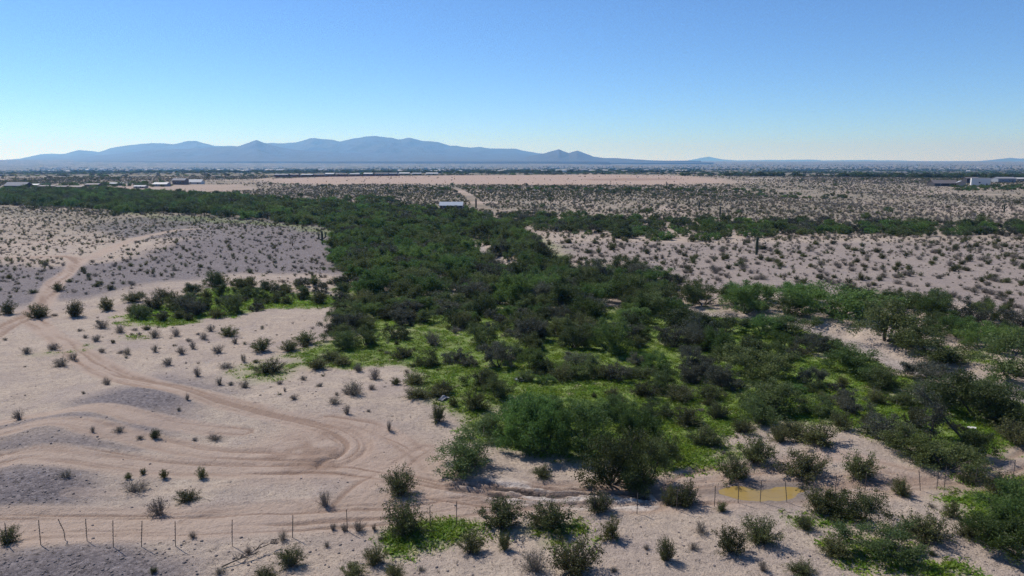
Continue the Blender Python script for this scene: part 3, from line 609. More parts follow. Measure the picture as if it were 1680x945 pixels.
BUSHZ = [
 ZN([(890,392),(1000,392),(1100,400),(1300,395),(1700,392),(2000,392),(2000,660),(1800,580),(1700,545),(1600,508),(1450,482),(1300,484),(1150,482),(1010,434),(940,436),(905,412)], 1.75, (.45,1.9), (.5,.85), {'creo':.45,'dry':.55}, .95),
 ZN([(-400,350),(0,342),(150,354),(300,356),(430,364),(560,390),(560,466),(430,464),(300,455),(230,475),(130,490),(80,480),(0,492),(-400,540)], 1.6, (.35,1.4), (.45,.85), {'creo':.36,'dry':.64}, 1.1),
 ZN([(-300,520),(0,500),(130,490),(220,530),(400,530),(600,502),(620,545),(480,580),(500,612),(640,612),(700,680),(600,690),(450,660),(330,632),(100,556),(0,565),(-300,640)], 2.1, (.25,1.0), (.4,.8), {'creo':.22,'dry':.78}, .5),
 ZN([(-300,600),(0,570),(100,575),(300,655),(560,700),(700,700),(700,780),(560,840),(0,895),(-300,920)], 6.0, (.25,.6), (.5,.8), {'creo':.3,'dry':.7}, .45),
 ZN([(-200,905),(560,885),(1100,845),(1300,850),(1560,840),(1600,1000),(-200,1000)], 2.6, (.22,.55), (.5,.8), {'creo':.35,'dry':.65}, .45),
 ZN([(680,700),(760,700),(860,770),(980,800),(900,800),(760,790),(690,760)], 2.2, (.3,.8), (.5,.7), {'creo':.5,'dry':.5}, .4),
 ZN([(1100,700),(1300,700),(1500,760),(1680,770),(1680,850),(1300,850),(1300,790),(1100,780)], 2.6, (.4,1.0), (.5,.8), {'creo':.7,'dry':.3}, .45),
 ZN([(640,520),(760,520),(800,600),(700,640),(620,600)], 2.4, (.5,1.2), (.5,.8), {'creo':.6,'dry':.4}, .5),
 ZN([(820,600),(1120,620),(1400,640),(1500,700),(1200,690),(950,650)], 2.2, (.5,1.3), (.5,.8), {'creo':.75,'dry':.25}, .8),
]
def grid_pts(G, sp, jit=.55):
    x0, y0 = G.min(0); x1, y1 = G.max(0); x1, x0, y1 = min(x1, 900), max(x0, -900), min(y1, 1100)
    gx, gy = np.meshgrid(np.arange(x0, x1, sp), np.arange(y0, y1, sp)); gx = gx.ravel(); gy = gy.ravel()
    gx = gx+rng.uniform(-jit, jit, gx.shape)*sp; gy = gy+rng.uniform(-jit, jit, gy.shape)*sp
    k = poly_sd(gx, gy, G, 1) > 0; return gx[k], gy[k]
def clear_of_roads(x, y, m=1.6):
    ok = np.ones(x.shape, bool)
    for L, hw, *_ in TRK: ok &= np.abs(dist_line(x, y, L, 8)) > hw+m*.6
    for L in WASHES: ok &= np.abs(dist_line(x, y, L, 8)) > 1.1+m*.5
    ok &= poly_sd(x, y, WETM, 6) < -m*.4; ok &= poly_sd(x, y, CRUST, 6) < -m*.2
    return ok
KEEP = [(1241,418,6),(1181,356,6),(781,342,6),(529,401,9),(480,404,5),(1388,481,4),(1107,443,4),(740,343,14),(764,345,6)]   # open ground round cacti and the cabin
KX, KY = unproj([q[0] for q in KEEP], [q[1] for q in KEEP])
hx = np.array([p[0] for p in plants]+list(KX)); hy = np.array([p[1] for p in plants]+list(KY)); hw_ = np.array([p[3] for p in plants]+[q[2] for q in KEEP])
for zi, (Z, tree) in enumerate([(z, 1) for z in TREEZ]+[(z, 0) for z in BUSHZ]):
    G, sp, wr, hr, kw, keep = Z; x, y = grid_pts(G, sp, .55 if tree else 1.6)
    if not len(x): continue
    clump = fbm(x, y, 16 if tree else 9, 3, 80+zi); ok = (rng.random(len(x)) < np.clip(keep*((.35+1.3*clump) if tree else (-.55+3.1*clump)), .04, 1)) & clear_of_roads(x, y, 2.0 if tree else .7)
    x, y = x[ok], y[ok]; D = np.min(np.hypot(x[:, None]-hx[None], y[:, None]-hy[None])-hw_[None]*(.62 if tree else .5), axis=1)
    ok = D > (.5 if tree else .15); x, y = x[ok], y[ok]; z = height(x, y)
    ks = list(kw); pr = np.array([kw[k] for k in ks]); kk = rng.choice(len(ks), len(x), p=pr/pr.sum())
    big = rng.random(len(x))**(1.6 if tree else 2.1)
    for i in range(len(x)):
        w = wr[0]+(wr[1]-wr[0])*big[i]; kd = ks[kk[i]]
        plants.append([x[i], y[i], z[i], w, w*rng.uniform(*hr)*(.72 if kd == 'dry' else 1), kd, 0])
for p in plants:
    px, py, zc = proj(p[0], p[1], p[2]+p[4]*.4); p += [float(px), float(py), p[3]*FPX/float(zc)]   # 7,8,9: screen place and size
inview = lambda p: -20 < p[7] < 1700 and 250 < p[8] < 975
LIMIT = {'palo': 170, 'mesq': 230, 'iron': 80, 'creo': 300, 'dry': 300}
solo, rest = [], []
for kd, lim in LIMIT.items():
    c = sorted([p for p in plants if p[5] == kd], key=lambda p: (-(inview(p)), -p[6]*1000, -p[9]))
    n = 0
    for p in c:
        if n < lim and inview(p): solo.append(p); n += 1
        else: rest.append(p)

# ------------------------------------------------------------------ labels for plants: look + rank at a landmark of the photo
LAND = [('the grey-roofed cabin',740,350),('the muddy yellow puddle',1257,808),('the dirt track fork',45,518),('the tight wheel loop',575,735),
 ('the furrowed pale mud crust',830,806),('the tall lone saguaro',1241,412),('the left grass patch',360,500),('the dry wash bend',1432,577),('the rightmost wash reach',1640,632),
 ('the sandy wash gap',1180,516),('the leaning dark trunk',1575,718),('the big roadside clump',930,750),('the white debris heap',850,622),('the bare woodland gap',772,392),
 ('the grey gravel mound',230,668),('the bent fence post',106,880),('the bare thicket hollow',735,552),('the green clearing',830,522),('the track S-bend',110,445),('the pale side road',240,392),
 ('the lone roadside creosote',657,822),('the straight middle track',350,768),('the fence road verge',480,850),('the bottom picture edge',560,940),('the far left tree belt',150,328),('the tree belt tip',480,345),
 ('the plain tree strip',1050,375),('the tree strip end',1560,378),('the upper stony flat',1500,450),('the stony wood edge',1040,425),('the fenceside grass hollow',880,870),('the lower right corner',1620,900),
 ('the sandy lower verge',1220,880),('the arc of tracks',1340,750),('the woodland near edge',640,480),('the woodland heart',720,440),('the sandy tongue',500,540),('the small white scrap',727,652),
 ('the tan grass clearing',1050,645),('the bushy grass slope',1230,680),('the left stony rise',330,420),('the ocotillo pair',505,400),('the purple gravel flat',180,455),('the dry sandy slope',250,580),('the pale trackside sand',420,640),('the far flat edge',1300,400),('the flat east corner',1660,470),
 ('the upper wood margin',880,445),('the lower wood border',1010,500),('the thick right grove',1340,510)]
ORD = ['first','second','third','fourth','fifth','sixth','seventh','eighth','ninth','tenth','eleventh','twelfth','thirteenth','fourteenth','fifteenth','sixteenth','seventeenth','eighteenth','nineteenth','twentieth']
LOOK = {'palo':('bright green palo verde tree','palo_verde_tree','tree','palo verde trees along the wash'),'mesq':('dark olive mesquite tree','mesquite_tree','tree','mesquite trees of the woodland'),
        'iron':('grey-green thorn tree','thorn_tree','tree','grey-green thorn trees'),'creo':('olive creosote bush','creosote_bush','bush','creosote bushes on the sand'),'dry':('dry brown scrub bush','dry_scrub_bush','bush','dry scrub bushes on open ground')}
buckets = {}
for p in solo:
    best = min(LAND, key=lambda q: math.hypot((q[1]-p[7]), (q[2]-p[8])*2.2)); dx, dy = p[7]-best[1], p[8]-best[2]
    rel = ('left of' if dx < 0 else 'right of') if abs(dx) > abs(dy)*1.6 else ('beyond' if dy < 0 else 'below')
    p.append((best[0], rel)); p.append(math.hypot(dx, dy*2.2)); buckets.setdefault((p[5], best[0], rel), []).append(p)
for (kd, ln_, rel), L in buckets.items():
    L.sort(key=lambda p: p[11])
    ws = sorted(p[9] for p in L); md = ws[len(ws)//2]
    for i, p in enumerate(L):
        sz = 'wide ' if p[9] > md*1.25 else ('small ' if p[9] < md*.8 else '')
        if len(L) == 1: p.append(f'{sz}{LOOK[kd][0]} just {rel} {ln_}')
        else: p.append(f'{sz}{LOOK[kd][0]}, {ORD[i] if i < 20 else str(i+1)+"th"} nearest {rel} {ln_}')
AN = {'palo': (.9, 1.1), 'mesq': (.85, 1.15), 'iron': (.85, 1.15), 'creo': (.78, 1.2), 'dry': (.65, 1.35)}
for i, p in enumerate(solo):
    x, y, z, w, h, kd = p[:6]; tr, cr = KINDS[kd][i % len(KINDS[kd])]; lk = LOOK[kd]; s0, h0 = SIZE[kd]
    e = ob(lk[1], None, loc=(x, y, z), rot=(0, 0, rng.uniform(0, 6.283)), scale=(w/s0*rng.uniform(*AN[kd]), w/s0*rng.uniform(*AN[kd]), h/h0*rng.uniform(.9, 1.1)), label=p[12], category=lk[2], group=lk[3])
    e.empty_display_size = .3
    a, b = ('trunk', 'crown') if lk[2] == 'tree' else ('stems', 'foliage')
    ob(a, tr, e); ob(b, cr, e)

# ------------------------------------------------------------------ stuff: many alike plants as instances on points
def scatter(name, protos, pts, label, cat):
    """pts: x, y, z, sx, sz, rot, index"""
    pts = np.asarray(pts, np.float32)
    if not len(pts): return
    c = bpy.data.collections.new(name+'_kinds')
    for i, me in enumerate(protos): o = bpy.data.objects.new(f'{name}_kind_{i}', me); c.objects.link(o)
    me = bpy.data.meshes.new(name); me.vertices.add(len(pts)); me.vertices.foreach_set('co', pts[:, :3].ravel())
    def at(n, t, d, f):
        a = me.attributes.new(n, t, 'POINT'); a.data.foreach_set(f, d.ravel())
    at('scl', 'FLOAT_VECTOR', np.ascontiguousarray(pts[:, [3, 3, 4]]), 'vector')
    rt = np.zeros((len(pts), 3), np.float32); rt[:, 2] = pts[:, 5]; at('rot', 'FLOAT_VECTOR', rt, 'vector'); at('kin', 'INT', pts[:, 6].astype(np.int32), 'value')
    o = ob(name, me, kind='stuff', label=label, category=cat)
    g = bpy.data.node_groups.new(name, 'GeometryNodeTree')
    g.interface.new_socket('Geometry', in_out='INPUT', socket_type='NodeSocketGeometry'); g.interface.new_socket('Geometry', in_out='OUTPUT', socket_type='NodeSocketGeometry')
    n = g.nodes; gi = n.new('NodeGroupInput'); go = n.new('NodeGroupOutput'); ip = n.new('GeometryNodeInstanceOnPoints'); ci = n.new('GeometryNodeCollectionInfo')
    ci.inputs['Collection'].default_value = c; ci.inputs['Separate Children'].default_value = True; ci.inputs['Reset Children'].default_value = True
    def na(nm, t):
        q = n.new('GeometryNodeInputNamedAttribute'); q.data_type = t; q.inputs[0].default_value = nm; return [s for s in q.outputs if s.enabled][0]
    lk = g.links.new; lk(gi.outputs[0], ip.inputs['Points']); lk(ci.outputs[0], ip.inputs['Instance']); ip.inputs['Pick Instance'].default_value = True
    lk(na('kin', 'INT'), ip.inputs['Instance Index']); lk(na('rot', 'FLOAT_VECTOR'), ip.inputs['Rotation']); lk(na('scl', 'FLOAT_VECTOR'), ip.inputs['Scale'])
    lk(ip.outputs[0], go.inputs[0]); md = o.modifiers.new('scatter', 'NODES'); md.node_group = g; return o
lowlist = []; lowidx = {}
for kd in ('palo', 'mesq', 'iron', 'creo', 'dry'): lowidx[kd] = len(lowlist); lowlist += LOWS[kd]
def entry(x, y, z, w, h, kd, base): return (x, y, z, w/SIZE[kd][0], h/SIZE[kd][1], rng.uniform(0, 6.283), base+rng.integers(0, 3))
tp = [p for p in rest if p[5] in ('palo', 'mesq', 'iron')]; bp_ = [p for p in rest if p[5] in ('creo', 'dry')]
TL = LOWS['palo']+LOWS['mesq']+LOWS['iron']; TB = {'palo': 0, 'mesq': 3, 'iron': 6}; BL = LOWS['creo']+LOWS['dry']; BB = {'creo': 0, 'dry': 3}
treepts = [entry(p[0], p[1], p[2]-.05, p[3], p[4], p[5], TB[p[5]]) for p in tp]
bushpts = [entry(p[0], p[1], p[2]-.03, p[3], p[4], p[5], BB[p[5]]) for p in bp_]
# the far plain
ALLZ = [z[0] for z in TREEZ[:6]+BUSHZ[:3]]
def far_field(r0, r1, area, wr):
    n = int(math.radians(84)*.5*(r1*r1-r0*r0)/area); r = np.sqrt(rng.uniform(r0*r0, r1*r1, n)); a = rng.uniform(math.radians(-42), math.radians(42), n)
    x, y = r*np.sin(a), r*np.cos(a); ok = np.ones(n, bool)
    for G in ALLZ: ok &= poly_sd(x, y, G, 1) < 0
    px, py, _ = proj(x, y, 0*x); ok &= ~((px > 540) & (py > 480)); ok &= clear_of_roads(x, y, .6)
    bare = np.maximum(poly_sd(x, y, PINK, 60), poly_sd(x, y, TOWNBARE, 60)); ok &= (bare < 0) | (rng.random(n) < .04)
    dn = fbm(x, y*.5, 120, 4, 90); ok &= rng.random(n) < np.clip(-.15+3.4*(dn-.33), .08, 1)
    x, y = x[ok], y[ok]; return x, y, height(x, y, False), wr[0]+(wr[1]-wr[0])*rng.random(len(x))**2.0, fbm(x, y*.5, 160, 4, 95)
x, y, z, w, gn = far_field(185, 520, 2.9, (.35, 1.9))
for i in range(len(x)):
    kd = 'creo' if rng.random() < -.15+1.2*gn[i] else 'dry'; bushpts.append(entry(x[i], y[i], z[i]-.03, w[i], w[i]*.65, kd, BB[kd]))
x, y, z, w, gn = far_field(520, 1050, 6.5, (.6, 2.4))
for i in range(len(x)):
    kd = 'creo' if rng.random() < -.1+1.2*gn[i] else 'dry'; bushpts.append(entry(x[i], y[i], z[i]-.05, w[i], w[i]*.6, kd, BB[kd]))
x, y, z, w, gn = far_field(280, 1100, 900, (2.2, 4.5))
for i in range(len(x)): treepts.append(entry(x[i], y[i], z[i]-.05, w[i], w[i]*.7, 'mesq', TB['mesq']))
x, y, z, w, gn = far_field(1050, 4200, 420, (4, 10))
for i in range(len(x)):
    kd = ('mesq', 'iron', 'palo')[int(rng.integers(0, 3))]; treepts.append(entry(x[i], y[i], z[i]-.2, w[i], w[i]*.42, kd, TB[kd]))
scatter('distant_trees', TL, treepts, 'far dark green trees in belts across the desert plain', 'trees')
scatter('desert_scrub', BL, bushpts, 'countless small scrub bushes dotting the stony desert plain', 'scrub')

# grass tufts, straw and stones
def tuft(seed, n, hgt, spread):
    r = np.random.default_rng(seed); g = Geo(); c = np.stack([r.normal(size=n)*spread, r.normal(size=n)*spread, r.uniform(.2, .5, n)*hgt], 1)
    d = np.stack([r.normal(size=n)*.7, r.normal(size=n)*.7, np.ones(n)], 1); g.leaves(c, d, hgt*r.uniform(.6, 1.3, n), .05*r.uniform(.6, 1.5, n), 0, r); return g
TUF = [tuft(900+i, 34, .26, .20).mesh('weed_tuft', [M['weed']]) for i in range(3)]+[tuft(920+i, 26, .22, .18).mesh('straw_tuft', [M['straw']]) for i in range(2)]
px = rng.uniform(-60, 1740, 150000); py = rng.uniform(455, 990, 150000); gx, gy = unproj(px, py); dens = np.clip((np.hypot(gx, gy)/60), .4, 3)
gr = masks(gx, gy)[0]; k = rng.random(len(gx)) < gr*.55*np.clip(np.hypot(gx, gy)/90, .35, 1); gx, gy, gr = gx[k], gy[k], gr[k]; gz = height(gx, gy)
s = rng.uniform(.6, 1.5, len(gx))*(1+.4*(np.hypot(gx, gy) > 90))
scatter('ground_weeds', TUF, np.stack([gx, gy, gz, s*1.2, s*.5, rng.uniform(0, 6.28, len(gx)), np.where(rng.random(len(gx)) < .97, rng.integers(0, 3, len(gx)), 3+rng.integers(0, 2, len(gx)))], 1), 'bright green low weeds covering the ground between the bushes', 'weeds')
def stone(seed):
    r = np.random.default_rng(seed); g = Geo(); a = np.linspace(0, 6.283, 6, endpoint=False); V = []
    for zz, rr in ((-.03, .10), (.03, .12), (.075, .06)): V += [(math.cos(t)*rr*r.uniform(.7, 1.3), math.sin(t)*rr*r.uniform(.7, 1.3), zz*r.uniform(.7, 1.2)) for t in a]
    F = [(i+o, (i+1) % 6+o, (i+1) % 6+6+o, i+6+o) for o in (0, 6) for i in range(6)]; F += [(12, 13, 14, 15), (12, 15, 16, 17)]
    g.add(V, F); return g.mesh('stone', [M['rock']])
def litter(seed):
    r = np.random.default_rng(seed); g = Geo()
    for _ in range(5):
        p = np.array([*r.normal(size=2)*.12, .015]); d = np.array([*r.normal(size=2), r.uniform(0, .5)]); g.tube([p, p+unit(d)*r.uniform(.1, .3)], [.012, .006], 4)
    return g.mesh('twig_litter', [M['stem']])
px = rng.uniform(-60, 1740, 60000); py = 520+480*rng.random(60000)**.8; gx, gy = unproj(px, py); mkk = masks(gx, gy)
k = rng.random(len(gx)) < (.07+.42*mkk[1]+.10*(py > 870))*(1-mkk[2]*.9)*(1-mkk[3])*(1-.8*mkk[0])*(.3+1.2*fbm(gx, gy, 7, 3, 130)); gx, gy = gx[k], gy[k]; s = .18+.6*rng.random(len(gx))**4
scatter('stones_and_litter', [stone(i) for i in range(3)]+[litter(40+i) for i in range(3)], np.stack([gx, gy, height(gx, gy), s, s, rng.uniform(0, 6.28, len(gx)), rng.integers(0, 6, len(gx))], 1), 'scattered dark stones and twig litter on the sand', 'stones')

# ------------------------------------------------------------------ cacti, ocotillos
def ribbed(pts, rad, ribs=10):
    g = Geo(); n = ribs*2; a = np.linspace(0, 2*np.pi, n, endpoint=False); k = np.where(np.arange(n) % 2 == 0, 1., .78); pts = np.asarray(pts, float)
    d = np.gradient(pts, axis=0); d /= np.linalg.norm(d, axis=1)[:, None]; V = []
    for p, q, r in zip(pts, d, rad):
        u = unit(np.cross(q, [0.05, 1, .02])); w = np.cross(q, u); V.append(p+r*k[:, None]*(np.cos(a)[:, None]*u+np.sin(a)[:, None]*w))
    V = np.concatenate(V); i = np.arange(len(pts)-1)[:, None]*n; j = np.arange(n)[None]; m_ = (j+1) % n
    g.add(V, np.stack([i+j, i+m_, i+n+m_, i+n+j], -1).reshape(-1, 4)); return g
def saguaro(px, py, hpx, label, arms=()):
    x, y, z = (float(v[0]) for v in place(np.array([px]), np.array([py]))); h = hpx*math.hypot(x, y)/FPX; rd = max(.24, h*.075)
    e = ob('saguaro_cactus', None, loc=(x, y, z), label=label, category='cactus', group='saguaro cacti on the plain')
    zs = np.array([-.2, .1, .35, .6, .8, .92, .98, 1.0])*h; ob('trunk', ribbed([(0, 0, q) for q in zs], rd*np.array([.85, .95, 1.05, 1.05, 1, .85, .5, .08])).mesh('saguaro_trunk', [M['cactus']], False), e)
    for sd, z0, z1 in arms:
        q = [(0, 0, z0*h), (sd*rd*1.8, 0, z0*h), (sd*rd*3.0, 0, (z0+.07)*h), (sd*rd*3.2, 0, (z0+z1)/2*h), (sd*rd*3.2, 0, (z1-.03)*h), (sd*rd*3.2, 0, z1*h)]
        ob('arm', ribbed(q, rd*np.array([.5, .6, .66, .66, .5, .06]), 8).mesh('saguaro_arm', [M['cactus']]), e)
saguaro(1241, 418, 29, 'tall lone saguaro column on the flat above the wood')
saguaro(1181, 356, 17, 'dark saguaro column standing beyond the tree strip')
saguaro(781, 342, 17, 'slim saguaro beside the dirt road by the cabin')
saguaro(959, 334, 10, 'small saguaro on the plain right of the cabin')
saguaro(1093, 307, 9, 'saguaro on the plain behind the green belt', ((1, .45, .8),))
saguaro(1496, 287, 7, 'tiny saguaro on the far right plain')
saguaro(1147, 343, 12, 'saguaro with one arm left of the dark column', ((-1, .5, .85),))
saguaro(1647, 349, 12, 'saguaro with two arms near the right edge', ((-1, .4, .8), (1, .5, .75)))
saguaro(529, 401, 22, 'many-armed saguaro on the stony rise left of the woodland', ((-1, .35, .8), (1, .45, .9)))
def ocotillo(px, py, hpx, label, seed):
    x, y, z = (float(v[0]) for v in place(np.array([px]), np.array([py]))); h = hpx*math.hypot(x, y)/FPX; r = np.random.default_rng(seed)
    e = ob('ocotillo', None, loc=(x, y, z), label=label, category='ocotillo', group='ocotillos on the stony flats')
    for i in range(11):
        a = i*.571*2+r.normal()*.3; t = r.uniform(.1, .5); d = np.array([math.cos(a)*math.sin(t), math.sin(a)*math.sin(t), math.cos(t)]); pts = [d*h*q*np.array([1+.25*q, 1+.25*q, 1])+r.normal(size=3)*.02*h*(q > 0) for q in (-.02, .3, .6, .85, 1.05)]
        g = Geo(); g.tube(pts, np.array([.035, .03, .028, .02, .008])*h/3.0, 4); c = np.concatenate([pts[k]+(pts[k+1]-pts[k])*r.random((14, 1)) for k in range(1, 4)]); g.leaves(c, r.normal(size=(len(c), 3)), .09*h/3, .05*h/3, 1, r); ob('stem', g.mesh('ocotillo_stem', [M['stem'], M['creo']]), e)
ocotillo(1388, 481, 24, 'spiky ocotillo rising behind the bright palo verde grove', 1)
ocotillo(1107, 443, 19, 'spiky ocotillo on the stony flat near the wood edge', 2)
ocotillo(480, 404, 17, 'ocotillo on the left stony rise beside the saguaro', 3)
ocotillo(1024, 412, 12, 'small ocotillo on the stony flat below the tree strip', 4)
ocotillo(1660, 345, 14, 'ocotillo near the right edge of the plain', 5)
ocotillo(1143, 417, 14, 'dense ocotillo right of the stony flat', 6)
ocotillo(655, 347, 12, 'ocotillo beside the pale strip left of the cabin', 7)

# ------------------------------------------------------------------ fence
FP = [(-60,897,1.45,0),(13,896,1.3,0),(67,894,1.4,.04),(107,886,1.2,.5),(143,888,1.25,.05),(186,898,1.5,.1),(232,897,1.45,.14),(288,896,1.4,.08),(381,896,1.5,.08),(480,882,1.3,.08),(570,872,1.3,.0),(640,866,1.3,.0),(706,864,1.2,0),(749,860,1.35,.02),(830,852,1.3,0),(905,847,1.3,0),(975,843,1.3,0),(1045,842,1.3,0),(1110,838,1.3,0),(1172,831,1.3,0),(1211,825,1.3,-.03),(1247,824,1.4,0),(1291,824,1.35,-.18),(1370,812,1.3,0),(1419,806,1.3,0),(1510,804,1.35,-.2),(1537,801,1.3,0),(1549,799,1.5,0),(1600,796,1.3,0),(1661,792,1.6,0),(1720,786,1.3,0)]
fence = None; tops = []
for i, (px, py, h, ln_) in enumerate(FP):
    x, y, z = (float(v[0]) for v in place(np.array([px]), np.array([py])))
    if fence is None: fence = ob('wire_fence', None, loc=(x, y, z), label='sagging wire fence on thin rusty posts along the dirt road', category='fence'); F0 = np.array([x, y, z])
    g = Geo(); w = .042; o = np.array([x, y, z])-F0
    bend = ln_ > .3
    def sec(zz):
        off = ln_*zz*.8 if not bend else (-.35*max(0, zz-.5))
        return off
    zs = [-.3, 0, h*.45, h*.75, h]
    g.tube([(sec(max(q, 0)), 0, q) for q in zs], [.021]*5, 4); g.tube([(sec(max(q, 0)), -.018, q) for q in zs], [.012]*5, 4)
    for k in range(6): q = .3+k*(h-.4)/6; g.box(sec(q)-.02, sec(q)+.02, -.055, -.03, q, q+.025)
    ob('post', g.mesh('fence_post', [M['steel']]), fence, loc=tuple(o)); tops.append((o, h, sec))
for k, fr in enumerate((.92, .66, .38)):
    g = Geo()
    for (o1, h1, s1), (o2, h2, s2) in zip(tops[:-1], tops[1:]):
        a = o1+np.array([s1(h1*fr), -.05, h1*fr]); b = o2+np.array([s2(h2*fr), -.05, h2*fr]); t = np.linspace(0, 1, 7)[:, None]; q = a+(b-a)*t; q[:, 2] -= (.10+.05*k)*4*(t*(1-t))[:, 0]; g.tube(q, [.0028]*7, 4)
    ob('wire', g.mesh('fence_wire', [M['wire']]), fence)

# ------------------------------------------------------------------ buildings
def cmat(nm, c, rough=.75, metal=0., var=.1):
    if nm not in M: M[nm] = flat(nm, c, rough, var, 1.2, metal)
    return M[nm]
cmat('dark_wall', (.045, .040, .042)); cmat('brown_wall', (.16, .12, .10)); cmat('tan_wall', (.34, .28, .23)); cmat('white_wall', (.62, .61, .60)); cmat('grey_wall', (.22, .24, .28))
cmat('blue_roof', (.33, .37, .43), .5); cmat('white_roof', (.48, .48, .48), .85); cmat('grey_roof', (.33, .34, .36), .6); cmat('brown_roof', (.13, .11, .105)); cmat('glass', (.03, .04, .05), .1); cmat('red_wall', (.17, .07, .055)); cmat('pale_roof', (.22, .22, .24), .9)
_hc = {}
def house_meshes(L, D, H, RH, over, wall, roof, key):
    if key in _hc: return _hc[key]
    g = Geo(); g.box(-L/2, L/2, -D/2, D/2, -.4, H)
    if RH > 0: g.add([(-L/2, -D/2, H), (-L/2, D/2, H), (-L/2, 0, H+RH), (-L/2, 0, H+RH)], [(0, 1, 2, 3)]); g.add([(L/2, -D/2, H), (L/2, D/2, H), (L/2, 0, H+RH), (L/2, 0, H+RH)], [(0, 1, 2, 3)])
    wm = bpy.data.meshes.new('house_wall'); vs_ = np.concatenate(g.v); fs = [tuple(dict.fromkeys(map(int, f))) for f in np.concatenate(g.f)]
    if RH > 0: fs = [f if len(set(f)) == 4 and not (f[0] >= 8) else f[:3] for f in fs]
    wm.from_pydata([tuple(v) for v in vs_], [], fs); wm.materials.append(M[wall]); wm.update()
    rm = bpy.data.meshes.new('house_roof'); t = .18; o = over; a, b = L/2+o, D/2+o; dz = RH*o/(D/2) if RH > 0 else 0
    zb = H-dz+.02
    if RH > 0: V = [(-a,-b,zb),(a,-b,zb),(a,0,H+RH+.02),(-a,0,H+RH+.02),(a,b,zb),(-a,b,zb)]
    else: V = [(-a,-b,H+.02),(a,-b,H+.02),(a,0,H+.08),(-a,0,H+.08),(a,b,H+.02),(-a,b,H+.02)]
    V = V+[(x_, y_, z_+t) for x_, y_, z_ in V]
    rm.from_pydata(V, [], [(6,7,8,9),(9,8,10,11),(3,2,1,0),(5,4,2,3),(0,1,7,6),(4,5,11,10),(1,2,8,7),(2,4,10,8),(5,3,9,11),(3,0,6,9)]); rm.materials.append(M[roof]); rm.update()
    _hc[key] = (wm, rm); return wm, rm
def unit_box(nm, sx, sy, sz, m):
    k = ('b', nm, sx, sy, sz, m)
    if k not in _hc: g = Geo(); g.box(-sx/2, sx/2, -sy/2, sy/2, 0, sz); _hc[k] = g.mesh(nm, [M[m]])
    return _hc[k]
def house(px, py, wpx, hpx, wall, roof, label, name='house', depth=.7, rh=.25, over=.4, yaw=0., windows=2, door=True, group=None, rooflit=None, z=None):
    x, y, z = (float(v[0]) for v in place(np.array([px]), np.array([py]))); dist = math.hypot(x, y); L = wpx*dist/FPX; Ht = hpx*dist/FPX
    H = Ht*(1-rh); D = max(4., L*depth); key = (round(L, 1), round(D, 1), round(H, 1), round(Ht-H, 1), over, wall, roof)
    wm, rm = house_meshes(L, D, H, Ht-H if rh > 0 else 0, over, wall, roof, key)
    e = ob(name, None, loc=(x, y+D/2, z), rot=(0, 0, yaw), label=label, category='house' if name == 'house' else name.split('_')[-1]); 
    if group: e['group'] = group
    ob('wall', wm, e); ob('roof', rm, e)
    for k in range(windows):
        wx = -L/2+L*(k+.7)/(windows+.6); wi = ob('window', unit_box('window_frame', 1.3, .08, 1.2, 'white_wall'), e, loc=(wx, -D/2-.03, H*.36)); ob('pane', unit_box('window_pane', 1.1, .03, 1.0, 'glass'), wi, loc=(0, -.05, .1))
    if door: ob('door', unit_box('door_leaf', 1.0, .08, min(2.1, H*.8), 'brown_wall'), e, loc=(L*.32, -D/2-.03, .0))
    return e
house(740, 345, 36, 12.5, 'dark_wall', 'blue_roof', 'dark-walled cabin with pale metal roof behind the woodland', 'cabin', depth=.55, rh=.38, over=.35, windows=3)
house(1616, 305.5, 22, 10.5, 'white_wall', 'pale_roof', 'tall pale boxy house on the far right plain', depth=1.0, rh=0, over=.1, yaw=-.5, windows=1)
house(1596, 300.5, 17, 8, 'dark_wall', 'brown_roof', 'dark house just left of the tall pale boxy house', depth=.7, rh=.2)
house(1652, 299.5, 24, 7, 'grey_wall', 'pale_roof', 'low grey house right of the tall pale boxy house', depth=.6, rh=.25)
house(1553, 305.5, 34, 8, 'dark_wall', 'brown_roof', 'long brown-roofed ranch house in dark shade, far right', depth=.55, rh=.5)  # shadowed front is put into the dark wall colour
house(1579, 305.5, 14, 7, 'tan_wall', 'grey_roof', 'small gabled shed at the end of the ranch house', depth=.8, rh=.35, yaw=1.2, windows=1)
house(1676, 298, 14, 5, 'tan_wall', 'white_roof', 'pale low house at the right edge of the plain', depth=.7)
house(24, 308, 28, 7, 'dark_wall', 'pale_roof', 'grey-roofed house at the left edge behind the trees', depth=.6, rh=.6)
house(315, 302, 27, 6.5, 'white_wall', 'white_roof', 'bright white-roofed barn on the left plain', depth=.5, rh=.55, windows=1)
house(293, 303, 18, 9, 'brown_wall', 'pale_roof', 'dark brown house beside the white-roofed barn', depth=.8, rh=.3)
house(150, 306.5, 18, 4.5, 'brown_wall', 'brown_roof', 'low house with brown roof behind the left tree belt', rh=.35)
house(190, 304.5, 18, 4, 'tan_wall', 'white_roof', 'long white-roofed shed behind the left tree belt', rh=.35, depth=.4)
house(228, 309, 16, 4, 'tan_wall', 'white_roof', 'small white-roofed house near the left tree belt', rh=.35)
house(262, 306, 20, 5.5, 'grey_wall', 'grey_roof', 'grey house left of the dark brown house', rh=.4)
house(75, 311, 22, 5.5, 'brown_wall', 'brown_roof', 'brown adobe house right of the grey-roofed house', rh=.2)
house(100, 311, 14, 5, 'red_wall', 'brown_roof', 'reddish shed beside the brown adobe house', rh=.25)
house(124, 312, 18, 6, 'dark_wall', 'brown_roof', 'dark low house just behind the tree belt', rh=.3)
house(52, 307, 16, 4, 'tan_wall', 'grey_roof', 'tan low house behind the adobe house', rh=.3)
